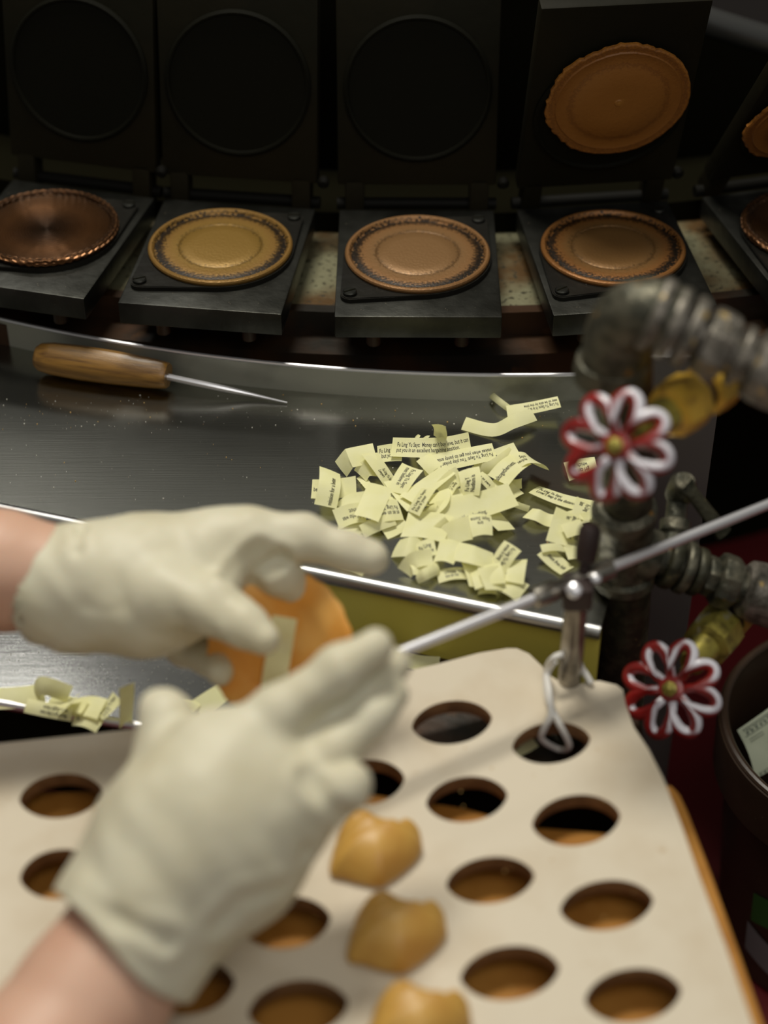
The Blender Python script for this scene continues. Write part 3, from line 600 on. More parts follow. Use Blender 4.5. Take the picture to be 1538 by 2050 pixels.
me = outline_mesh('perforated_board', [W2(x, y, BZ) for x, y in outl], [lens(*h) for h in holes], BZ-.010, BZ, .0006)
me.transform(Matrix.Translation(-TS))
me.materials.append(M['board']); me.materials.append(M['board_side'])
for p in me.polygons: p.material_index = 0 if p.normal.z > .6 else 1
o = bpy.data.objects.new('perforated_board', me); C.objects.link(o); o.parent = stack; me.shade_smooth(); me.set_sharp_from_angle(angle=math.radians(40))
LZ = BZ-.022
low = [(-160, 1590), (500, 1575), (732, 1586), (935, 1618), (1060, 1655), (1225, 1668), (1250, 1655), (1262, 1600), (1285, 1574), (1322, 1568), (1345, 1572), (1362, 1590), (1378, 1625), (1425, 1750), (1480, 1905), (1535, 2065), (1590, 2230), (-160, 2230)]
me = outline_mesh('lower_board', [W2(x, y, LZ) for x, y in low], [], LZ-.010, LZ, .0012); me.transform(Matrix.Translation(-TS)); obj('lower_board', me, M['board_low'], stack)
for x, y in ((1300, 1740), (30, 1680), (905, 1862), (1135, 1905), (700, 1965)):
    a = P(x, y, LZ); bm = bmesh.new(); lathe(bm, [(.005, LZ), (.005, BZ-.010)], Matrix.Translation((a.x, a.y, 0)), 14); local(bm, TS); obj('spacer', bm, M['board_side'], stack)
for x, y in ((1330, 1900), (100, 1700), (800, 1720)):
    a = P(x, y, LZ); bm = bmesh.new(); lathe(bm, [(.012, -.42), (.012, LZ-.010)], Matrix.Translation((a.x, a.y, 0)), 16); local(bm, TS); obj('leg', bm, M['maroon'], stack)
# crumbs on the board
bm = bmesh.new()
for k in range(60):
    p = P(random.uniform(0, 1300), random.uniform(1480, 2040), BZ+.0002); bmesh.ops.create_icosphere(bm, subdivisions=1, radius=random.uniform(.0003, .0006), matrix=Matrix.Translation(p))
tag(obj('board_crumbs', bm, M['crumb']), 'tiny golden crumbs scattered on the cream board', 'crumbs', kind='stuff')

# ------------------------------------------------------------------ rod on its post
pb = P(1140, 1362, BZ); px_, py_ = pb.x, pb.y
rodz = .062
R0, R1 = P(398, 1468, rodz), P(1600, 985, rodz)
dr = (R1-R0).normalized(); RC = P(1150, 1172, rodz)
t = thing('folding_rod', 'steel rod clamped to an upright post above the perforated board', 'rod', (px_, py_, SZ)); TR = Vector((px_, py_, SZ))
bm = bmesh.new(); lathe(bm, [(.0068, SZ), (.0068, rodz-.004)], Matrix.Translation((px_, py_, 0)), 24); local(bm, TR); obj('post', bm, M['chrome_dull'], t)
bm = bmesh.new(); lathe(bm, [(.014, SZ), (.014, SZ+.004), (.0085, SZ+.006), (.0085, SZ+.014)], Matrix.Translation((px_, py_, 0)), 24); local(bm, TR); obj('post_base', bm, M['pipe_dark'], t)
bm = bmesh.new(); rl = (R1-R0).length; lathe(bm, [(.0018, 0), (.0028, .0012), (.0030, .004), (.0030, rl)], frame_mat(R0, dr), 20); local(bm, TR); obj('rod', bm, M['chrome'], t)
def along(px): 
    return R0+dr*((px-398)/(1600-398)*rl)
c0 = (RC-R0).dot(dr)
bm = bmesh.new(); lathe(bm, [(.003, -.026), (.0058, -.0255), (.0062, -.022), (.0062, -.012), (.0048, -.010), (.0048, .008), (.0058, .010), (.0062, .014), (.0062, .026), (.003, .0265)], frame_mat(R0+dr*c0, dr), 24); local(bm, TR); obj('sleeve', bm, M['chrome_dull'], t)
bm = bmesh.new(); box(bm, (px_, py_, rodz-.004), (.017, .017, .016), bev=.003); local(bm, TR); obj('clamp_block', bm, M['maroon'], t)
cc_ = R0+dr*c0
bm = bmesh.new(); a = Vector((px_-.003, py_-.010, rodz+.006)); lathe(bm, [(.004, -.004), (.0046, 0), (.004, .003), (.001, .0045)], frame_mat(a, (-.1, -.6, .8)), 16); local(bm, TR); obj('set_screw', bm, M['chrome'], t)
bm = bmesh.new(); a = Vector((px_+.010, py_+.002, rodz+.004)); lathe(bm, [(.0028, -.004), (.0032, 0), (.0028, .003), (.001, .004)], frame_mat(a, (0, -.6, .8)), 16); local(bm, TR); obj('set_screw', bm, M['chrome'], t)
bm = bmesh.new(); a = Vector((px_+.003, py_+.006, rodz)); lathe(bm, [(.003, 0), (.003, .010), (.0058, .012), (.0065, .018), (.0062, .030), (.004, .033)], frame_mat(a, (.12, .35, 1)), 20); local(bm, TR); obj('thumbscrew', bm, M['maroon'], t)
# white cord
bm = bmesh.new()
loop = [P(1165, 1340, BZ+.004), P(1158, 1322, BZ+.012), PZ(1135, 1310, 1.055), PZ(1108, 1318, 1.05), P(1094, 1345, BZ+.006), P(1098, 1400, BZ+.004), P(1118, 1445, BZ+.004), P(1140, 1492, BZ-.012), P(1120, 1500, BZ-.025), P(1085, 1480, BZ-.012), P(1090, 1458, BZ-.002), P(1103, 1430, BZ+.006), P(1100, 1390, BZ+.009), P(1096, 1350, BZ+.010), P(1110, 1325, BZ+.02)]
tube(bm, catmull(loop, 6), .0019, 10)
o = obj('cord', bm, M['cord']); tag(o, 'white cord tying the post to the nearest board hole', 'cord')
bm = bmesh.new(); tube(bm, catmull([P(1158, 1330, BZ+.012), P(1170, 1345, BZ+.006), P(1184, 1368, BZ+.0022)], 5), .002, 8); cd = obj('cord_end', bm, M['cord'], o)

# ------------------------------------------------------------------ surface nets figures
def sdf_cones(X, cones, k):
    """cones: (a, b, ra, rb); X (...,3) -> smooth union distance"""
    d = None
    for a, b, ra, rb in cones:
        a = np.array(a, np.float32); b = np.array(b, np.float32); ab = b-a; l2 = max(1e-12, float(ab@ab))
        h = np.clip(((X-a)@ab)/l2, 0, 1); dist = np.linalg.norm(X-a-h[..., None]*ab, axis=-1)-(ra+(rb-ra)*h)
        if d is None: d = dist
        else:
            t = np.maximum(k-np.abs(d-dist), 0)/k; d = np.minimum(d, dist)-t*t*k*.25
    return d
def nets(v, org, hstep):
    s = v < 0; nx, ny, nz = [q-1 for q in v.shape]
    acc = np.zeros((nx, ny, nz, 3), np.float32); cnt = np.zeros((nx, ny, nz), np.float32)
    cor = [(i, j, k) for i in (0, 1) for j in (0, 1) for k in (0, 1)]
    sl = lambda c: (slice(c[0], c[0]+nx), slice(c[1], c[1]+ny), slice(c[2], c[2]+nz))
    for a in cor:
        for ax in range(3):
            if a[ax]: continue
            b = list(a); b[ax] = 1; va, vb = v[sl(a)], v[sl(b)]; m = (va < 0) != (vb < 0)
            t = np.where(m, va/np.where(m, va-vb, 1), 0)
            for q in range(3): acc[..., q] += np.where(m, a[q]+(t if q == ax else 0), 0)
            cnt += m
    mask = cnt > 0; idx = -np.ones(mask.shape, np.int64); idx[mask] = np.arange(mask.sum())
    ijk = np.argwhere(mask); verts = (acc[mask]/cnt[mask][:, None]+ijk)*hstep+org
    quads = []
    for ax in range(3):
        A = [slice(None)]*3; B = [slice(None)]*3; A[ax] = slice(0, -1); B[ax] = slice(1, None)
        m = s[tuple(A)] != s[tuple(B)]; e = np.argwhere(m); o1, o2 = [q for q in range(3) if q != ax]
        ok = (e[:, o1] > 0) & (e[:, o2] > 0) & (e[:, o1] < mask.shape[o1]) & (e[:, o2] < mask.shape[o2]) ; e = e[ok]
        def g(d1, d2):
            c = e.copy(); c[:, o1] -= d1; c[:, o2] -= d2; return idx[c[:, 0], c[:, 1], c[:, 2]]
        q = np.stack([g(1, 1), g(0, 1), g(0, 0), g(1, 0)], 1); flip = s[e[:, 0], e[:, 1], e[:, 2]]
        if ax == 1: flip = ~flip
        q[~flip] = q[~flip][:, ::-1]; quads.append(q)
    return verts, np.concatenate(quads)
def sdf_object(name, fn, lo, hi, step, m, parent, smooth_it=2):
    lo = np.array(lo, np.float32); hi = np.array(hi, np.float32); n = np.ceil((hi-lo)/step).astype(int)+1
    g = np.stack(np.meshgrid(*[lo[i]+step*np.arange(n[i], dtype=np.float32) for i in range(3)], indexing='ij'), -1)
    v = fn(g); verts, quads = nets(v, lo, step)
    me = bpy.data.meshes.new(name); me.from_pydata([tuple(p) for p in verts.astype(float)], [], [tuple(int(i) for i in q) for q in quads]); me.update()
    bm = bmesh.new(); bm.from_mesh(me)
    for _ in range(smooth_it): bmesh.ops.smooth_vert(bm, verts=bm.verts, factor=.5, use_axis_x=True, use_axis_y=True, use_axis_z=True)
    bmesh.ops.recalc_face_normals(bm, faces=bm.faces); bm.to_mesh(me); bm.free()
    me.materials.append(m); o = bpy.data.objects.new(name, me); C.objects.link(o); me.shade_smooth()
    if parent: o.parent = parent
    return o
def pc(px, py, Z, rpx): return tuple(PZ(px, py, Z)), rpx*Z/F
def chain(*ps):
    out = []; ps = [p if len(p) == 4 else (*p, 1) for p in ps]
    for a, b in zip(ps, ps[1:]):
        (pa, ra), (pb_, rb) = pc(*a), pc(*b); out.append((pa, pb_, ra, rb))
    return out
def bounds(cones, pad=.012):
    pts = np.array([c[0] for c in cones]+[c[1] for c in cones]); r = max(max(c[2], c[3]) for c in cones)
    return pts.min(0)-r-pad, pts.max(0)+r+pad
def folds(cones, k):   # thin ridges blended on
    return (cones, k)

person = thing('person', 'person in cream latex gloves folding a fortune cookie, only forearms and hands in view', 'person', (-.35, .45, -.42))
TP = Vector((-.35, .45, -.42))
def fig(name, fn, cones, step, m, parent, T=TP, pad=.012, sm=2):
    lo, hi = bounds(cones, pad)
    o = sdf_object(name, fn, lo, hi, step, m, None, sm); o.data.transform(Matrix.Translation(-T)); 
    if parent: o.parent = parent
    return o
# --- upper hand (arm from the left)
armA = chain((-900, 1230, .93, 165), (-400, 1160, .985, 138), (0, 1142, 1.0, 117), (120, 1160, 1.0, 98), (220, 1165, 1.0, 92))
oA = fig('forearm', lambda X: sdf_cones(X, armA, .01), armA, .0035, M['skin'], person)
palmA = chain((75, 1172, 1.0, 112), (170, 1165, 1.0, 98), (270, 1150, 1.0, 95), (420, 1110, 1.0, 78)) + \
        chain((170, 1200, 1.0, 84), (300, 1215, .995, 80), (400, 1200, .99, 66)) + \
        chain((300, 1130, 1.02, 80), (480, 1080, 1.02, 58))
fingA = chain((430, 1085, 1.0, 62), (500, 1068, 1.0, 52), (610, 1075, 1.0, 44), (690, 1102, 1.0, 38), (742, 1118, 1.0, 36)), \
        chain((440, 1110, 1.02, 54), (510, 1125, 1.015, 46), (560, 1150, 1.005, 42), (585, 1175, 1.012, 36)), \
        chain((350, 1225, 1.03, 52), (430, 1290, 1.045, 40), (520, 1330, 1.04, 34)), \
        chain((310, 1235, 1.02, 50), (370, 1295, 1.035, 38), (415, 1315, 1.02, 32), (440, 1345, 1.0, 28)), \
        chain((330, 1190, .975, 70), (420, 1215, .965, 54), (490, 1252, .955, 42), (528, 1280, .95, 34))
foldA = chain((520, 1100, .985), (480, 1135, .975), (448, 1175, .965)) + chain((560, 1115, .99), (525, 1150, .985), (490, 1188, .97)) + \
        chain((165, 1072, .985), (162, 1115, .975), (185, 1160, .972), (215, 1195, .974)) + chain((205, 1235, .976), (160, 1262, .985), (140, 1290, .995)) + chain((205, 1235, .976), (280, 1245, .976), (350, 1258, .98)) + \
        chain((330, 1190, .97), (335, 1225, .970))
aA0, aA1 = np.array(tuple(PZ(0, 1148, 1.0))), np.array(tuple(PZ(130, 1166, 1.0))); dA = (aA1-aA0)/np.linalg.norm(aA1-aA0); cutA = np.array(tuple(PZ(62, 1160, 1.0)))
def wr(X, f=1.0, s=0.0):
    q = X*f
    return (np.sin(q[..., 0]*140+3*np.sin(q[..., 2]*60+s))*np.sin(q[..., 1]*110+2*np.sin(q[..., 0]*70+s))*.0006+np.sin(q[..., 0]*310+q[..., 2]*260+s)*np.sin(q[..., 1]*280-q[..., 2]*190)*.00022)
def seg_dist(X, cones):
    d = None
    for a, b, _, _ in cones:
        a = np.array(a, np.float32); b = np.array(b, np.float32); ab = b-a; h = np.clip(((X-a)@ab)/float(ab@ab), 0, 1)
        q = np.linalg.norm(X-a-h[..., None]*ab, axis=-1); d = q if d is None else np.minimum(d, q)
    return d
def gloveA(X):
    d = sdf_cones(X, palmA, .022)
    fd = None
    for f in fingA:
        e = sdf_cones(X, f, .006); k = .0022
        if fd is None: fd = e
        else: t = np.maximum(k-np.abs(fd-e), 0)/k; fd = np.minimum(fd, e)-t*t*k*.25
    k = .008; t = np.maximum(k-np.abs(d-fd), 0)/k; d = np.minimum(d, fd)-t*t*k*.25
    e = seg_dist(X, foldA); d = d+.0024*np.exp(-(e/.0042)**2)-.0016*np.exp(-((e-.0085)/.0038)**2)
    d = d+wr(X)
    d = np.maximum(d, -((X-cutA)@dA+.004*np.sin(X[..., 2]*90)))
    inner = sdf_cones(X, palmA[:1], .01)+.0015; inner = np.maximum(inner, ((X-cutA)@dA)-.022)
    return np.maximum(d, -inner)
allA = palmA+[c for f in fingA for c in f]
gA = fig('glove', gloveA, allA, .0015, M['glove'], oA, TP)
gA['label'] = 'cream latex glove pinching the wafer'
# --- lower hand (arm from the bottom left)
armB = chain((-120, 2420, .80, 230), (60, 2180, .84, 180), (190, 1990, .865, 148), (265, 1880, .875, 130), (330, 1800, .88, 115))
oB = fig('forearm', lambda X: sdf_cones(X, armB, .01), armB, .0035, M['skin'], person)
palmB = chain((232, 1915, .872, 170), (285, 1830, .878, 150), (350, 1745, .88, 142), (430, 1640, .88, 140), (500, 1560, .885, 112)) + \
        chain((330, 1640, .885, 110), (430, 1520, .885, 84)) + \
        chain((500, 1730, .885, 105), (590, 1610, .885, 84))
fingB = chain((430, 1530, .885, 68), (560, 1430, .886, 55), (680, 1343, .887, 49), (750, 1297, .89, 39)), \
        chain((500, 1560, .885, 62), (620, 1475, .893, 50), (725, 1385, .900, 45), (790, 1330, .908, 36)), \
        chain((560, 1600, .882, 58), (670, 1505, .884, 47), (750, 1430, .892, 41), (785, 1392, .900, 35)), \
        chain((590, 1650, .885, 60), (655, 1590, .875, 50), (700, 1570, .875, 42), (700, 1580, .895, 36), (660, 1600, .91, 32)), \
        chain((360, 1590, .89, 84), (335, 1500, .90, 62), (335, 1440, .905, 52), (325, 1425, .91, 48))
foldB = chain((300, 1600, .858), (250, 1700, .855), (265, 1780, .845)) + \
        chain((620, 1560, .862), (650, 1600, .866), (690, 1620, .87)) + chain((560, 1640, .862), (600, 1700, .868)) + chain((395, 1560, .858), (400, 1500, .87), (392, 1465, .885)) + chain((430, 1850, .85), (480, 1800, .85), (560, 1760, .865)) + \
        chain((180, 1800, .85), (240, 1840, .838), (330, 1880, .84))
dB_ = np.array(tuple(PZ(350, 1745, .88)))-np.array(tuple(PZ(232, 1915, .872))); dB_ /= np.linalg.norm(dB_); cutB = np.array(tuple(PZ(238, 1892, .872)))
rightB = np.array(tuple(PZ(400, 2000, .872)))-np.array(tuple(PZ(100, 1840, .872))); rightB /= np.linalg.norm(rightB)
dBc = dB_
def gloveB(X):
    d = sdf_cones(X, palmB, .025)
    fd = None
    for f in fingB:
        e = sdf_cones(X, f, .006); k = .0022
        if fd is None: fd = e
        else: t = np.maximum(k-np.abs(fd-e), 0)/k; fd = np.minimum(fd, e)-t*t*k*.25
    k = .008; t = np.maximum(k-np.abs(d-fd), 0)/k; d = np.minimum(d, fd)-t*t*k*.25
    e = seg_dist(X, foldB); d = d+.0018*np.exp(-(e/.005)**2)-.0012*np.exp(-((e-.009)/.004)**2)
    d = d+wr(X, .9, 1.3)
    d = np.maximum(d, -((X-cutB)@dBc+.005*np.sin(((X-cutB)@rightB)*60)))
    inner = sdf_cones(X, palmB[:1], .01)+.0018; inner = np.maximum(inner, ((X-cutB)@dBc)-.02)
    return np.maximum(d, -inner)
allB = palmB+[c for f in fingB for c in f]
gB = fig('glove', gloveB, allB, .0015, M['glove'], oB, TP)
gB['label'] = 'cream latex glove with fingers outstretched'

# --- held wafer bent round a slip
ctr = PZ(562, 1300, 1.0); r_ = PZ(665, 1288, 1.0)-ctr; r_.normalize(); F_ = Vector((0, cp, -sp)); U_ = Vector((0, sp, cp))
axf = (U_*.97+Vector((1, 0, 0))*.17-F_*.05).normalized()     # fold axis on screen: nearly upright
acr = axf.cross(-F_).normalized()                         # across
if acr.x < 0: acr = -acr
nr = acr.cross(axf).normalized()
if nr.dot(F_) > 0: nr = -nr                             # toward the camera
def bend(u, v, off=0):
    R = .0445; q = abs(u); zz = (math.sqrt(q*q+.008**2)-.008)*(.42 if u > 0 else .34)+.004*math.sin(v*60)
    sx = 1/math.sqrt(1+(.42 if u > 0 else .34)**2*min(1, q/.01))
    return ctr+acr*(u*sx)+axf*v+nr*(zz-.012+off)
bm = bmesh.new(); n = 72; rings = []
for f_, off in ((.02, .0), (.2, .0), (.4, .0), (.6, .0), (.62, .0006), (.75, .0006), (.88, .0004), (.97, .0002), (1.0, -.0006)):
    rings.append([bm.verts.new(bend(.0425*f_*(1+.012*math.sin(19*th)*(f_ > .9)+.01*math.sin(7*th)*(f_ > .9))*math.cos(th), .0425*f_*(1+.012*math.sin(19*th)*(f_ > .9))*math.sin(th), off)) for th in [2*PI*k/n for k in range(n)]])
for a, b in zip(rings, rings[1:]):
    for k in range(n): bm.faces.new((a[k], a[(k+1) % n], b[(k+1) % n], b[k]))
bm.faces.new(rings[0][::-1])
bmesh.ops.translate(bm, verts=bm.verts, vec=-ctr)
hc = mat('warm baked wafer', (.84, .44, .11), .45, 0, col2=(.78, .33, .05), scale=30, lo=.4, hi=.6, bump=.1, bscale=120, sss=.1)
o = obj('held_cookie', bm, hc); o.location = ctr; sm = o.modifiers.new('thick', 'SOLIDIFY'); sm.thickness = .0018; sm.offset = -1
tag(o, 'soft orange wafer being folded between the two gloves', 'cookie')
bm = bmesh.new(); rows = []
for i in range(17):
    v = .017-.056*i/16; rows.append([bm.verts.new(bend(-.001+u_, v, .0022+.001*math.sin(i*.9))-ctr) for u_ in (-.0072, -.0035, 0, .0035, .0072)])
for a, b in zip(rows, rows[1:]):
    for k in range(4): bm.faces.new((a[k], a[k+1], b[k+1], b[k]))
o = obj('fortune_slip', bm, M['paper']); o.location = ctr; tag(o, 'yellow slip laid in the fold of the held orange wafer', 'paper slip')
for q in (-.003, .001, .0045):      # two printed lines and edge line, unreadable in the photo
    pass

# ------------------------------------------------------------------ folded cookies in the holes
def folded_cookie(cx, cy, sc, label):
    """kite-shaped pocket: bulging front lobe, crease, raised rear flap"""
    outl_ = [(-93, 48), (-86, 5), (-72, -34), (-52, -64), (-30, -68), (-5, -58), (25, -46), (52, -42), (80, -46), (93, -8), (84, 18), (55, 46), (32, 62), (8, 74), (-30, 68), (-65, 58)]
    c0 = P(cx, cy, BZ+.003); pts = [P(cx+x*sc, cy+y*sc, BZ+.003)-c0 for x, y in outl_]; pts = catmull(pts, 5, closed=True); n = len(pts)
    bm = bmesh.new(); crease = [Vector((p.x, p.y, 0)) for p in (P(cx+x*sc, cy+y*sc, BZ+.003)-c0 for x, y in ((-74, -8), (-30, -34), (10, -38), (50, -28), (92, -14)))]
    crease = catmull(crease, 6)
    def surf(p, rho):
        q = p*rho; q = Vector((q.x, q.y, 0)); dc = min((q-c).length for c in crease)
        h = .0165*sc*(1-rho**2.3)**.75
        side = 1 if q.y > min(crease, key=lambda c: (q-c).length).y else 0
        h -= .0028*sc*math.exp(-(dc/.0022)**2); h += (.0012*sc*math.exp(-((dc-.005)/.003)**2))
        return Vector((q.x, q.y, h))
    rings = []
    for rho in [1, .985, .96, .92, .87, .81, .74, .66, .58, .5, .42, .34, .26, .18, .1, .03]:
        rings.append([bm.verts.new(surf(p, rho)) for p in pts])
    low = [[bm.verts.new(Vector((p.x*f, p.y*f, -z))) for p in pts] for f, z in ((.985, .0012), (.9, .004), (.72, .0085), (.45, .012), (.1, .013))]
    seq = low[::-1]+rings
    for a, b in zip(seq, seq[1:]):
        for k in range(n): bm.faces.new((a[k], a[(k+1) % n], b[(k+1) % n], b[k]))
    bm.faces.new(seq[0][::-1]); bm.faces.new(seq[-1])
    o = obj('folded_cookie', bm, M['cookie']); o.location = c0
    tag(o, label, 'cookie', 'folded cookies cooling in the board holes')
folded_cookie(753, 1700, 1.0, 'golden folded fortune cookie in the board, nearest the gloved little finger')
folded_cookie(795, 1868, 1.08, 'golden folded fortune cookie, middle of the three in the board')
folded_cookie(838, 2052, 1.15, 'golden folded fortune cookie cut by the bottom edge of the photo')

# ------------------------------------------------------------------ gas pipes
def run(name, a, b, prof, m, parent, n=28):
    """lathe along a->b; prof in (r metres, fraction 0..1)"""
    a = Vector(a); b = Vector(b); L = (b-a).length; bm = bmesh.new(); lathe(bm, [(r, f*L) for r, f in prof], frame_mat(a, b-a), n)
    bmesh.ops.translate(bm, verts=bm.verts, vec=-TG); return obj(name, bm, m, parent)
p_bot = PZ(1252, 1560, 1.225); TG = Vector((p_bot.x, p_bot.y, -.42))
gas = thing('gas_pipe', 'grimy upright gas pipe with elbow and tee, right of the paper slips', 'pipe', TG)
pt = PZ(1252, 640, .965); pm = PZ(1258, 1100, 1.10); foot = Vector((p_bot.x+.004, p_bot.y, -.42))
run('pipe', pm, pt, [(.0145, 0), (.0145, 1)], M['pipe_dark'], gas)
run('pipe', foot, pm, [(.0152, 0), (.0152, 1)], M['pipe_dark'], gas)
run('floor_flange', foot, foot+Vector((0, 0, .012)), [(.03, 0), (.03, .5), (.018, 1)], M['pipe_dark'], gas)
# top elbow with collars
bm = bmesh.new()
eb = [PZ(1226, 742, .985), PZ(1232, 700, .975), PZ(1244, 655, .965), PZ(1272, 628, .955), PZ(1310, 625, .95), PZ(1345, 640, .95)]
tube(bm, catmull(eb, 5), .0178, 24); bmesh.ops.translate(bm, verts=bm.verts, vec=-TG); obj('elbow', bm, M['pipe'], gas)
run('elbow_collar', PZ(1222, 762, .99), PZ(1228, 715, .98), [(.015, 0), (.0200, .12), (.0205, .5), (.0195, .9), (.017, 1)], M['pipe'], gas)
ea, ed = PZ(1300, 622, .95), PZ(1590, 765, .95)
run('side_pipe', ea, ed, [(.0125, 0), (.0125, 1)], M['fitting'], gas)
def along2(f): return ea.lerp(ed, f)
for k, (f0, f1, r, hexn) in enumerate(((.0, .09, .0205, 28), (.12, .21, .0200, 28), (.24, .33, .0195, 28), (.36, .56, .0190, 8), (.60, .66, .0165, 28), (.70, 1.0, .0195, 28))):
    run('pipe_nut' if hexn == 8 else 'collar', along2(f0), along2(f1), [(r*.72, 0), (r*.95, .08), (r, .3), (r, .7), (r*.95, .92), (r*.72, 1)], M['fitting'], gas, hexn)
# tee
run('tee_body', PZ(1250, 1165, 1.115), PZ(1250, 1010, 1.07), [(.0155, 0), (.0190, .05), (.0195, .16), (.0172, .2), (.0175, .8), (.0192, .84), (.0192, .95), (.0155, 1)], M['pipe'], gas)
ta, tb = PZ(1262, 1098, 1.095), PZ(1600, 1215, 1.11)
run('branch_pipe', ta, tb, [(.0100, 0), (.0100, 1)], M['pipe'], gas)
def tal(f): return ta.lerp(tb, f)
for k, (f0, f1, r, hx, mm) in enumerate(((.02, .16, .0160, 28, 'pipe'), (.20, .27, .0165, 28, 'pipe_dark'), (.29, .35, .0165, 28, 'pipe'), (.36, .42, .0150, 28, 'pipe_dark'), (.43, .50, .0125, 8, 'pipe'), (.50, .62, .0168, 8, 'pipe'), (.66, 1., .0185, 28, 'fitting'))):
    run('pipe_nut' if hx == 8 else 'collar', tal(f0), tal(f1), [(r*.75, 0), (r*.95, .07), (r, .25), (r, .75), (r*.95, .93), (r*.75, 1)], M[mm], gas, hx)
# lever of a petcock
run('lever_boss', PZ(1355, 1000, 1.12), PZ(1372, 962, 1.10), [(.006, 0), (.0085, .2), (.0085, .8), (.006, 1)], M['pipe'], gas, 18)
bm = bmesh.new(); tube(bm, [PZ(1372, 972, 1.10), PZ(1385, 985, 1.10), PZ(1415, 1025, 1.105), PZ(1450, 1070, 1.11)], [.0065, .0042, .0045, .0055], 10, flat=.55); bmesh.ops.translate(bm, verts=bm.verts, vec=-TG); obj('lever', bm, M['pipe_dark'], gas)
run('petcock_stem', PZ(1345, 1130, 1.10), PZ(1358, 990, 1.115), [(.008, 0), (.0075, .4), (.0095, .45), (.0095, .6), (.0065, .65), (.0065, 1)], M['pipe'], gas, 18)

def valve(label, body, wheel, R, mm, joint, facing):
    """body: (px,py,Z) far end; wheel: (px,py,Z) centre of the handwheel"""
    a = PZ(*body); b = PZ(*wheel); ax = (b-a); L = ax.length
    t = thing('gas_valve', label, 'valve', b); T = b
    def rn(name, f0, f1, prof, m, n=24):
        bm = bmesh.new(); p0 = a.lerp(b, f0); p1 = a.lerp(b, f1); LL = (p1-p0).length
        lathe(bm, [(r, f*LL) for r, f in prof], frame_mat(p0, p1-p0), n); bmesh.ops.translate(bm, verts=bm.verts, vec=-T); return obj(name, bm, m, t)
    rn('inlet', -.08, .10, [(.012, 0), (.012, 1)], mm)
    rn('body_nut', .02, .24, [(.0115, 0), (.0150, .1), (.0155, .5), (.0150, .9), (.012, 1)], mm, 8)
    rn('neck', .22, .32, [(.0105, 0), (.0105, 1)], M['maroon'])
    rn('bonnet_nut', .30, .56, [(.0115, 0), (.0155, .12), (.0158, .5), (.0150, .9), (.010, 1)], mm, 8)
    rn('bonnet', .54, .74, [(.010, 0), (.0095, .5), (.0075, 1)], M['brass_old'], 20)
    rn('stem', .72, 1.0, [(.0035, 0), (.0035, 1)], M['brass_old'], 14)
    # handwheel with eight looped petals
    ff = facing.normalized(); Mw = Matrix.Translation(b) @ ff.to_track_quat('Z', 'Y').to_matrix().to_4x4()
    w_ = bpy.data.objects.new('handwheel', None)
    bm = bmesh.new(); pts = []; NL = 8
    for k in range(NL*14):
        th = 2*PI*k/(NL*14); c = abs(math.cos(NL*th/2)); r = R*(.46+.54*c**.6)
        ph = th
        pts.append(Vector((r*math.cos(ph), r*math.sin(ph), .004*(1-c))))
    tube(bm, pts, R*.135, 12, closed=True)
    for k in range(NL):
        th = 2*PI*(k+.5)/NL; tube(bm, [Vector((.2*R*math.cos(th), .2*R*math.sin(th), -.001)), Vector((.54*R*math.cos(th), .54*R*math.sin(th), .003))], [R*.12, R*.10], 10)
    me = bpy.data.meshes.new('handwheel'); bmesh.ops.recalc_face_normals(bm, faces=bm.faces); bm.to_mesh(me); bm.free()
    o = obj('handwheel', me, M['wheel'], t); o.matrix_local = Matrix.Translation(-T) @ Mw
    bm = bmesh.new(); lathe(bm, [(R*.26, -.004), (R*.30, 0), (R*.27, .003), (R*.2, .0036)], None, 24); h = obj('hub', bm, M['red'], o)
    bm = bmesh.new(); lathe(bm, [(R*.17, .003), (R*.17, .0065), (R*.10, .0075), (R*.085, .0095), (R*.04, .0102)], None, 6); h = obj('hub_nut', bm, M['brass_old'], o)
    return t
v1 = valve('upper gas valve with yellow brass nuts and a red handwheel with painted white highlights', (1455, 752, 1.005), (1236, 893, .95), .0272, M['brass'], None, PZ(1236, 893, .95)*-1+Vector((0, 0, H))+Vector((-.30, -.1, .10)))
v2 = valve('lower gas valve with tarnished nuts and a red handwheel with painted white highlights beside the bucket', (1490, 1195, 1.14), (1345, 1380, 1.075), .0272, M['brass_old'], None, PZ(1345, 1380, 1.075)*-1+Vector((0, 0, H))+Vector((-.26, -.0, .10)))

# ------------------------------------------------------------------ bucket with banknote
bk = PZ(1745, 1452, 1.30); br = 300*1.30/F
zt = bk.z; bt = thing('bucket', 'dark brown plastic bucket holding banknotes, on the red floor', 'bucket', (bk.x, bk.y, -.42))
hgt = zt+.42
bm = bmesh.new()
prof = [(br*.74, 0), (br*.78, .004), (br*.93, hgt*.86), (br*.935, hgt-.050), (br*1.0, hgt-.046), (br*1.015, hgt-.008), (br*1.01, hgt-.002), (br*.985, hgt), (br*.965, hgt-.003), (br*.955, hgt-.012), (br*.93, hgt-.016), (br*.90, hgt-.06), (br*.74, .006), (.001, .006)]
lathe(bm, prof, n=96, cap=False); obj('shell', bm, M['bucket'], bt)
bm = bmesh.new(); n = 96
tube(bm, [Vector((br*.972*math.cos(2*PI*k/n), br*.972*math.sin(2*PI*k/n), hgt-.001)) for k in range(n)], .0032, 10, closed=True); obj('rim', bm, M['bucket'], bt)
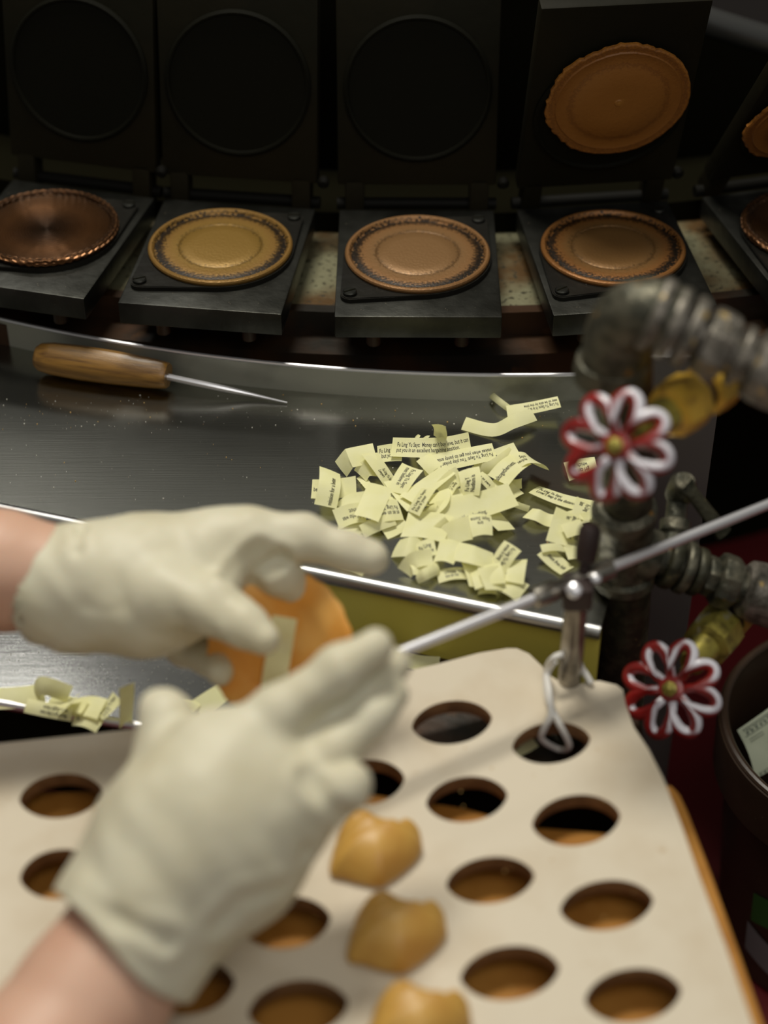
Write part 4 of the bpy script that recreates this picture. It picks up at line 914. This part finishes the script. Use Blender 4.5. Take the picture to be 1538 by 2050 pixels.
def side_patch(a0, a1, z0, z1, m, name, slant=0):
    bm = bmesh.new(); rows = []
    for i in range(9):
        a = a0+(a1-a0)*i/8; r = lambda z: (br*.78+(br*.93-br*.78)*z/(hgt*.86))+.0006
        rows.append([bm.verts.new((r(z)*math.cos(a), r(z)*math.sin(a), z)) for z in (z0+slant*i/8, z1+slant*i/8)])
    for p, q in zip(rows, rows[1:]): bm.faces.new((p[0], q[0], q[1], p[1]))
    o = obj(name, bm, m, bt); return o
# stickers on the side toward the table, where the view grazes it
side_patch(math.radians(212), math.radians(232), .035, .068, M['label'], 'sticker', -.012)
side_patch(math.radians(214), math.radians(232), .072, .105, M['green'], 'sticker', .01)
# banknote
def bill_pt(u, v):    # u 0..1 along, v 0..1 up
    a = PZ(1476, 1460, 1.30); 
    base = PZ(1480, 1490, 1.285); e = (PZ(1640, 1400, 1.36)-base); up = (PZ(1494, 1395, 1.30)-PZ(1490, 1490, 1.30))
    return base
B0, B1, B2, B3 = PZ(1476, 1462, 1.335), PZ(1640, 1345, 1.37), PZ(1700, 1455, 1.35), PZ(1512, 1560, 1.325)
o_ = thing('banknote', 'curled green and cream banknote inside the brown bucket', 'banknote', B0)
def bp_(u, v, off=0):
    p = (B0*(1-u)+B1*u)*(1-v)+(B3*(1-u)+B2*u)*v; nn = (B1-B0).cross(B3-B0).normalized()
    if nn.y > 0: nn = -nn
    return p+nn*(.006*math.sin(u*5)+off+.004*math.sin(v*3))-B0
def patch(u0, u1, v0, v1, m, name, off, nu=14, nv=6, par=None):
    bm = bmesh.new(); g = [[bm.verts.new(bp_(u0+(u1-u0)*i/nu, v0+(v1-v0)*j/nv, off)) for j in range(nv+1)] for i in range(nu+1)]
    for i in range(nu):
        for j in range(nv): bm.faces.new((g[i][j], g[i+1][j], g[i+1][j+1], g[i][j+1]))
    return obj(name, bm, m, par)
sheet = patch(0, 1, 0, 1, M['bill'], 'note_sheet', 0, par=o_)
bm = bmesh.new(); 
def oval(bm, cu_, cv_, ru, rv, off, n=28):
    vs = [bm.verts.new(bp_(cu_+ru*math.cos(2*PI*k/n), cv_+rv*math.sin(2*PI*k/n), off)) for k in range(n)]; bm.faces.new(vs)
oval(bm, .42, .52, .22, .34, .0004); obj('portrait_oval', bm, M['bill_ink'], sheet, smooth=False)
bm = bmesh.new(); oval(bm, .42, .42, .09, .15, .0008); oval(bm, .42, .70, .12, .12, .0008); obj('portrait_face', bm, M['bill'], sheet, smooth=False)
bm = bmesh.new()
def strip(u0, u1, v0, v1, off=.0005):
    n = 10; a = [bm.verts.new(bp_(u0+(u1-u0)*i/n, v0, off)) for i in range(n+1)]; b = [bm.verts.new(bp_(u0+(u1-u0)*i/n, v1, off)) for i in range(n+1)]
    for i in range(n): bm.faces.new((a[i], a[i+1], b[i+1], b[i]))
strip(.03, .98, .045, .052); strip(.03, .98, .20, .21)
for k in range(40): strip(.04+k*.023, .04+k*.023+.013, .065, .10+.02*(k % 3))
for k in range(20): strip(.05+k*.045, .05+k*.045+.026, .125, .18)
strip(.05, .18, .28, .29); strip(.05, .18, .33, .34); strip(.03, .98, .93, .94)
for k in range(24): strip(.04+k*.038, .04+k*.038+.02, .955, .98)
obj('note_print', bm, M['bill_ink'], sheet, smooth=False)
B0, B1, B2, B3 = PZ(1515, 1600, 1.36), PZ(1680, 1520, 1.39), PZ(1720, 1600, 1.38), PZ(1545, 1660, 1.35)
o2 = thing('banknote', 'banknote lying lower in the bucket under the curled one', 'banknote', B0)
sheet = patch(0, 1, 0, 1, M['bill'], 'note_sheet', 0, par=o2)
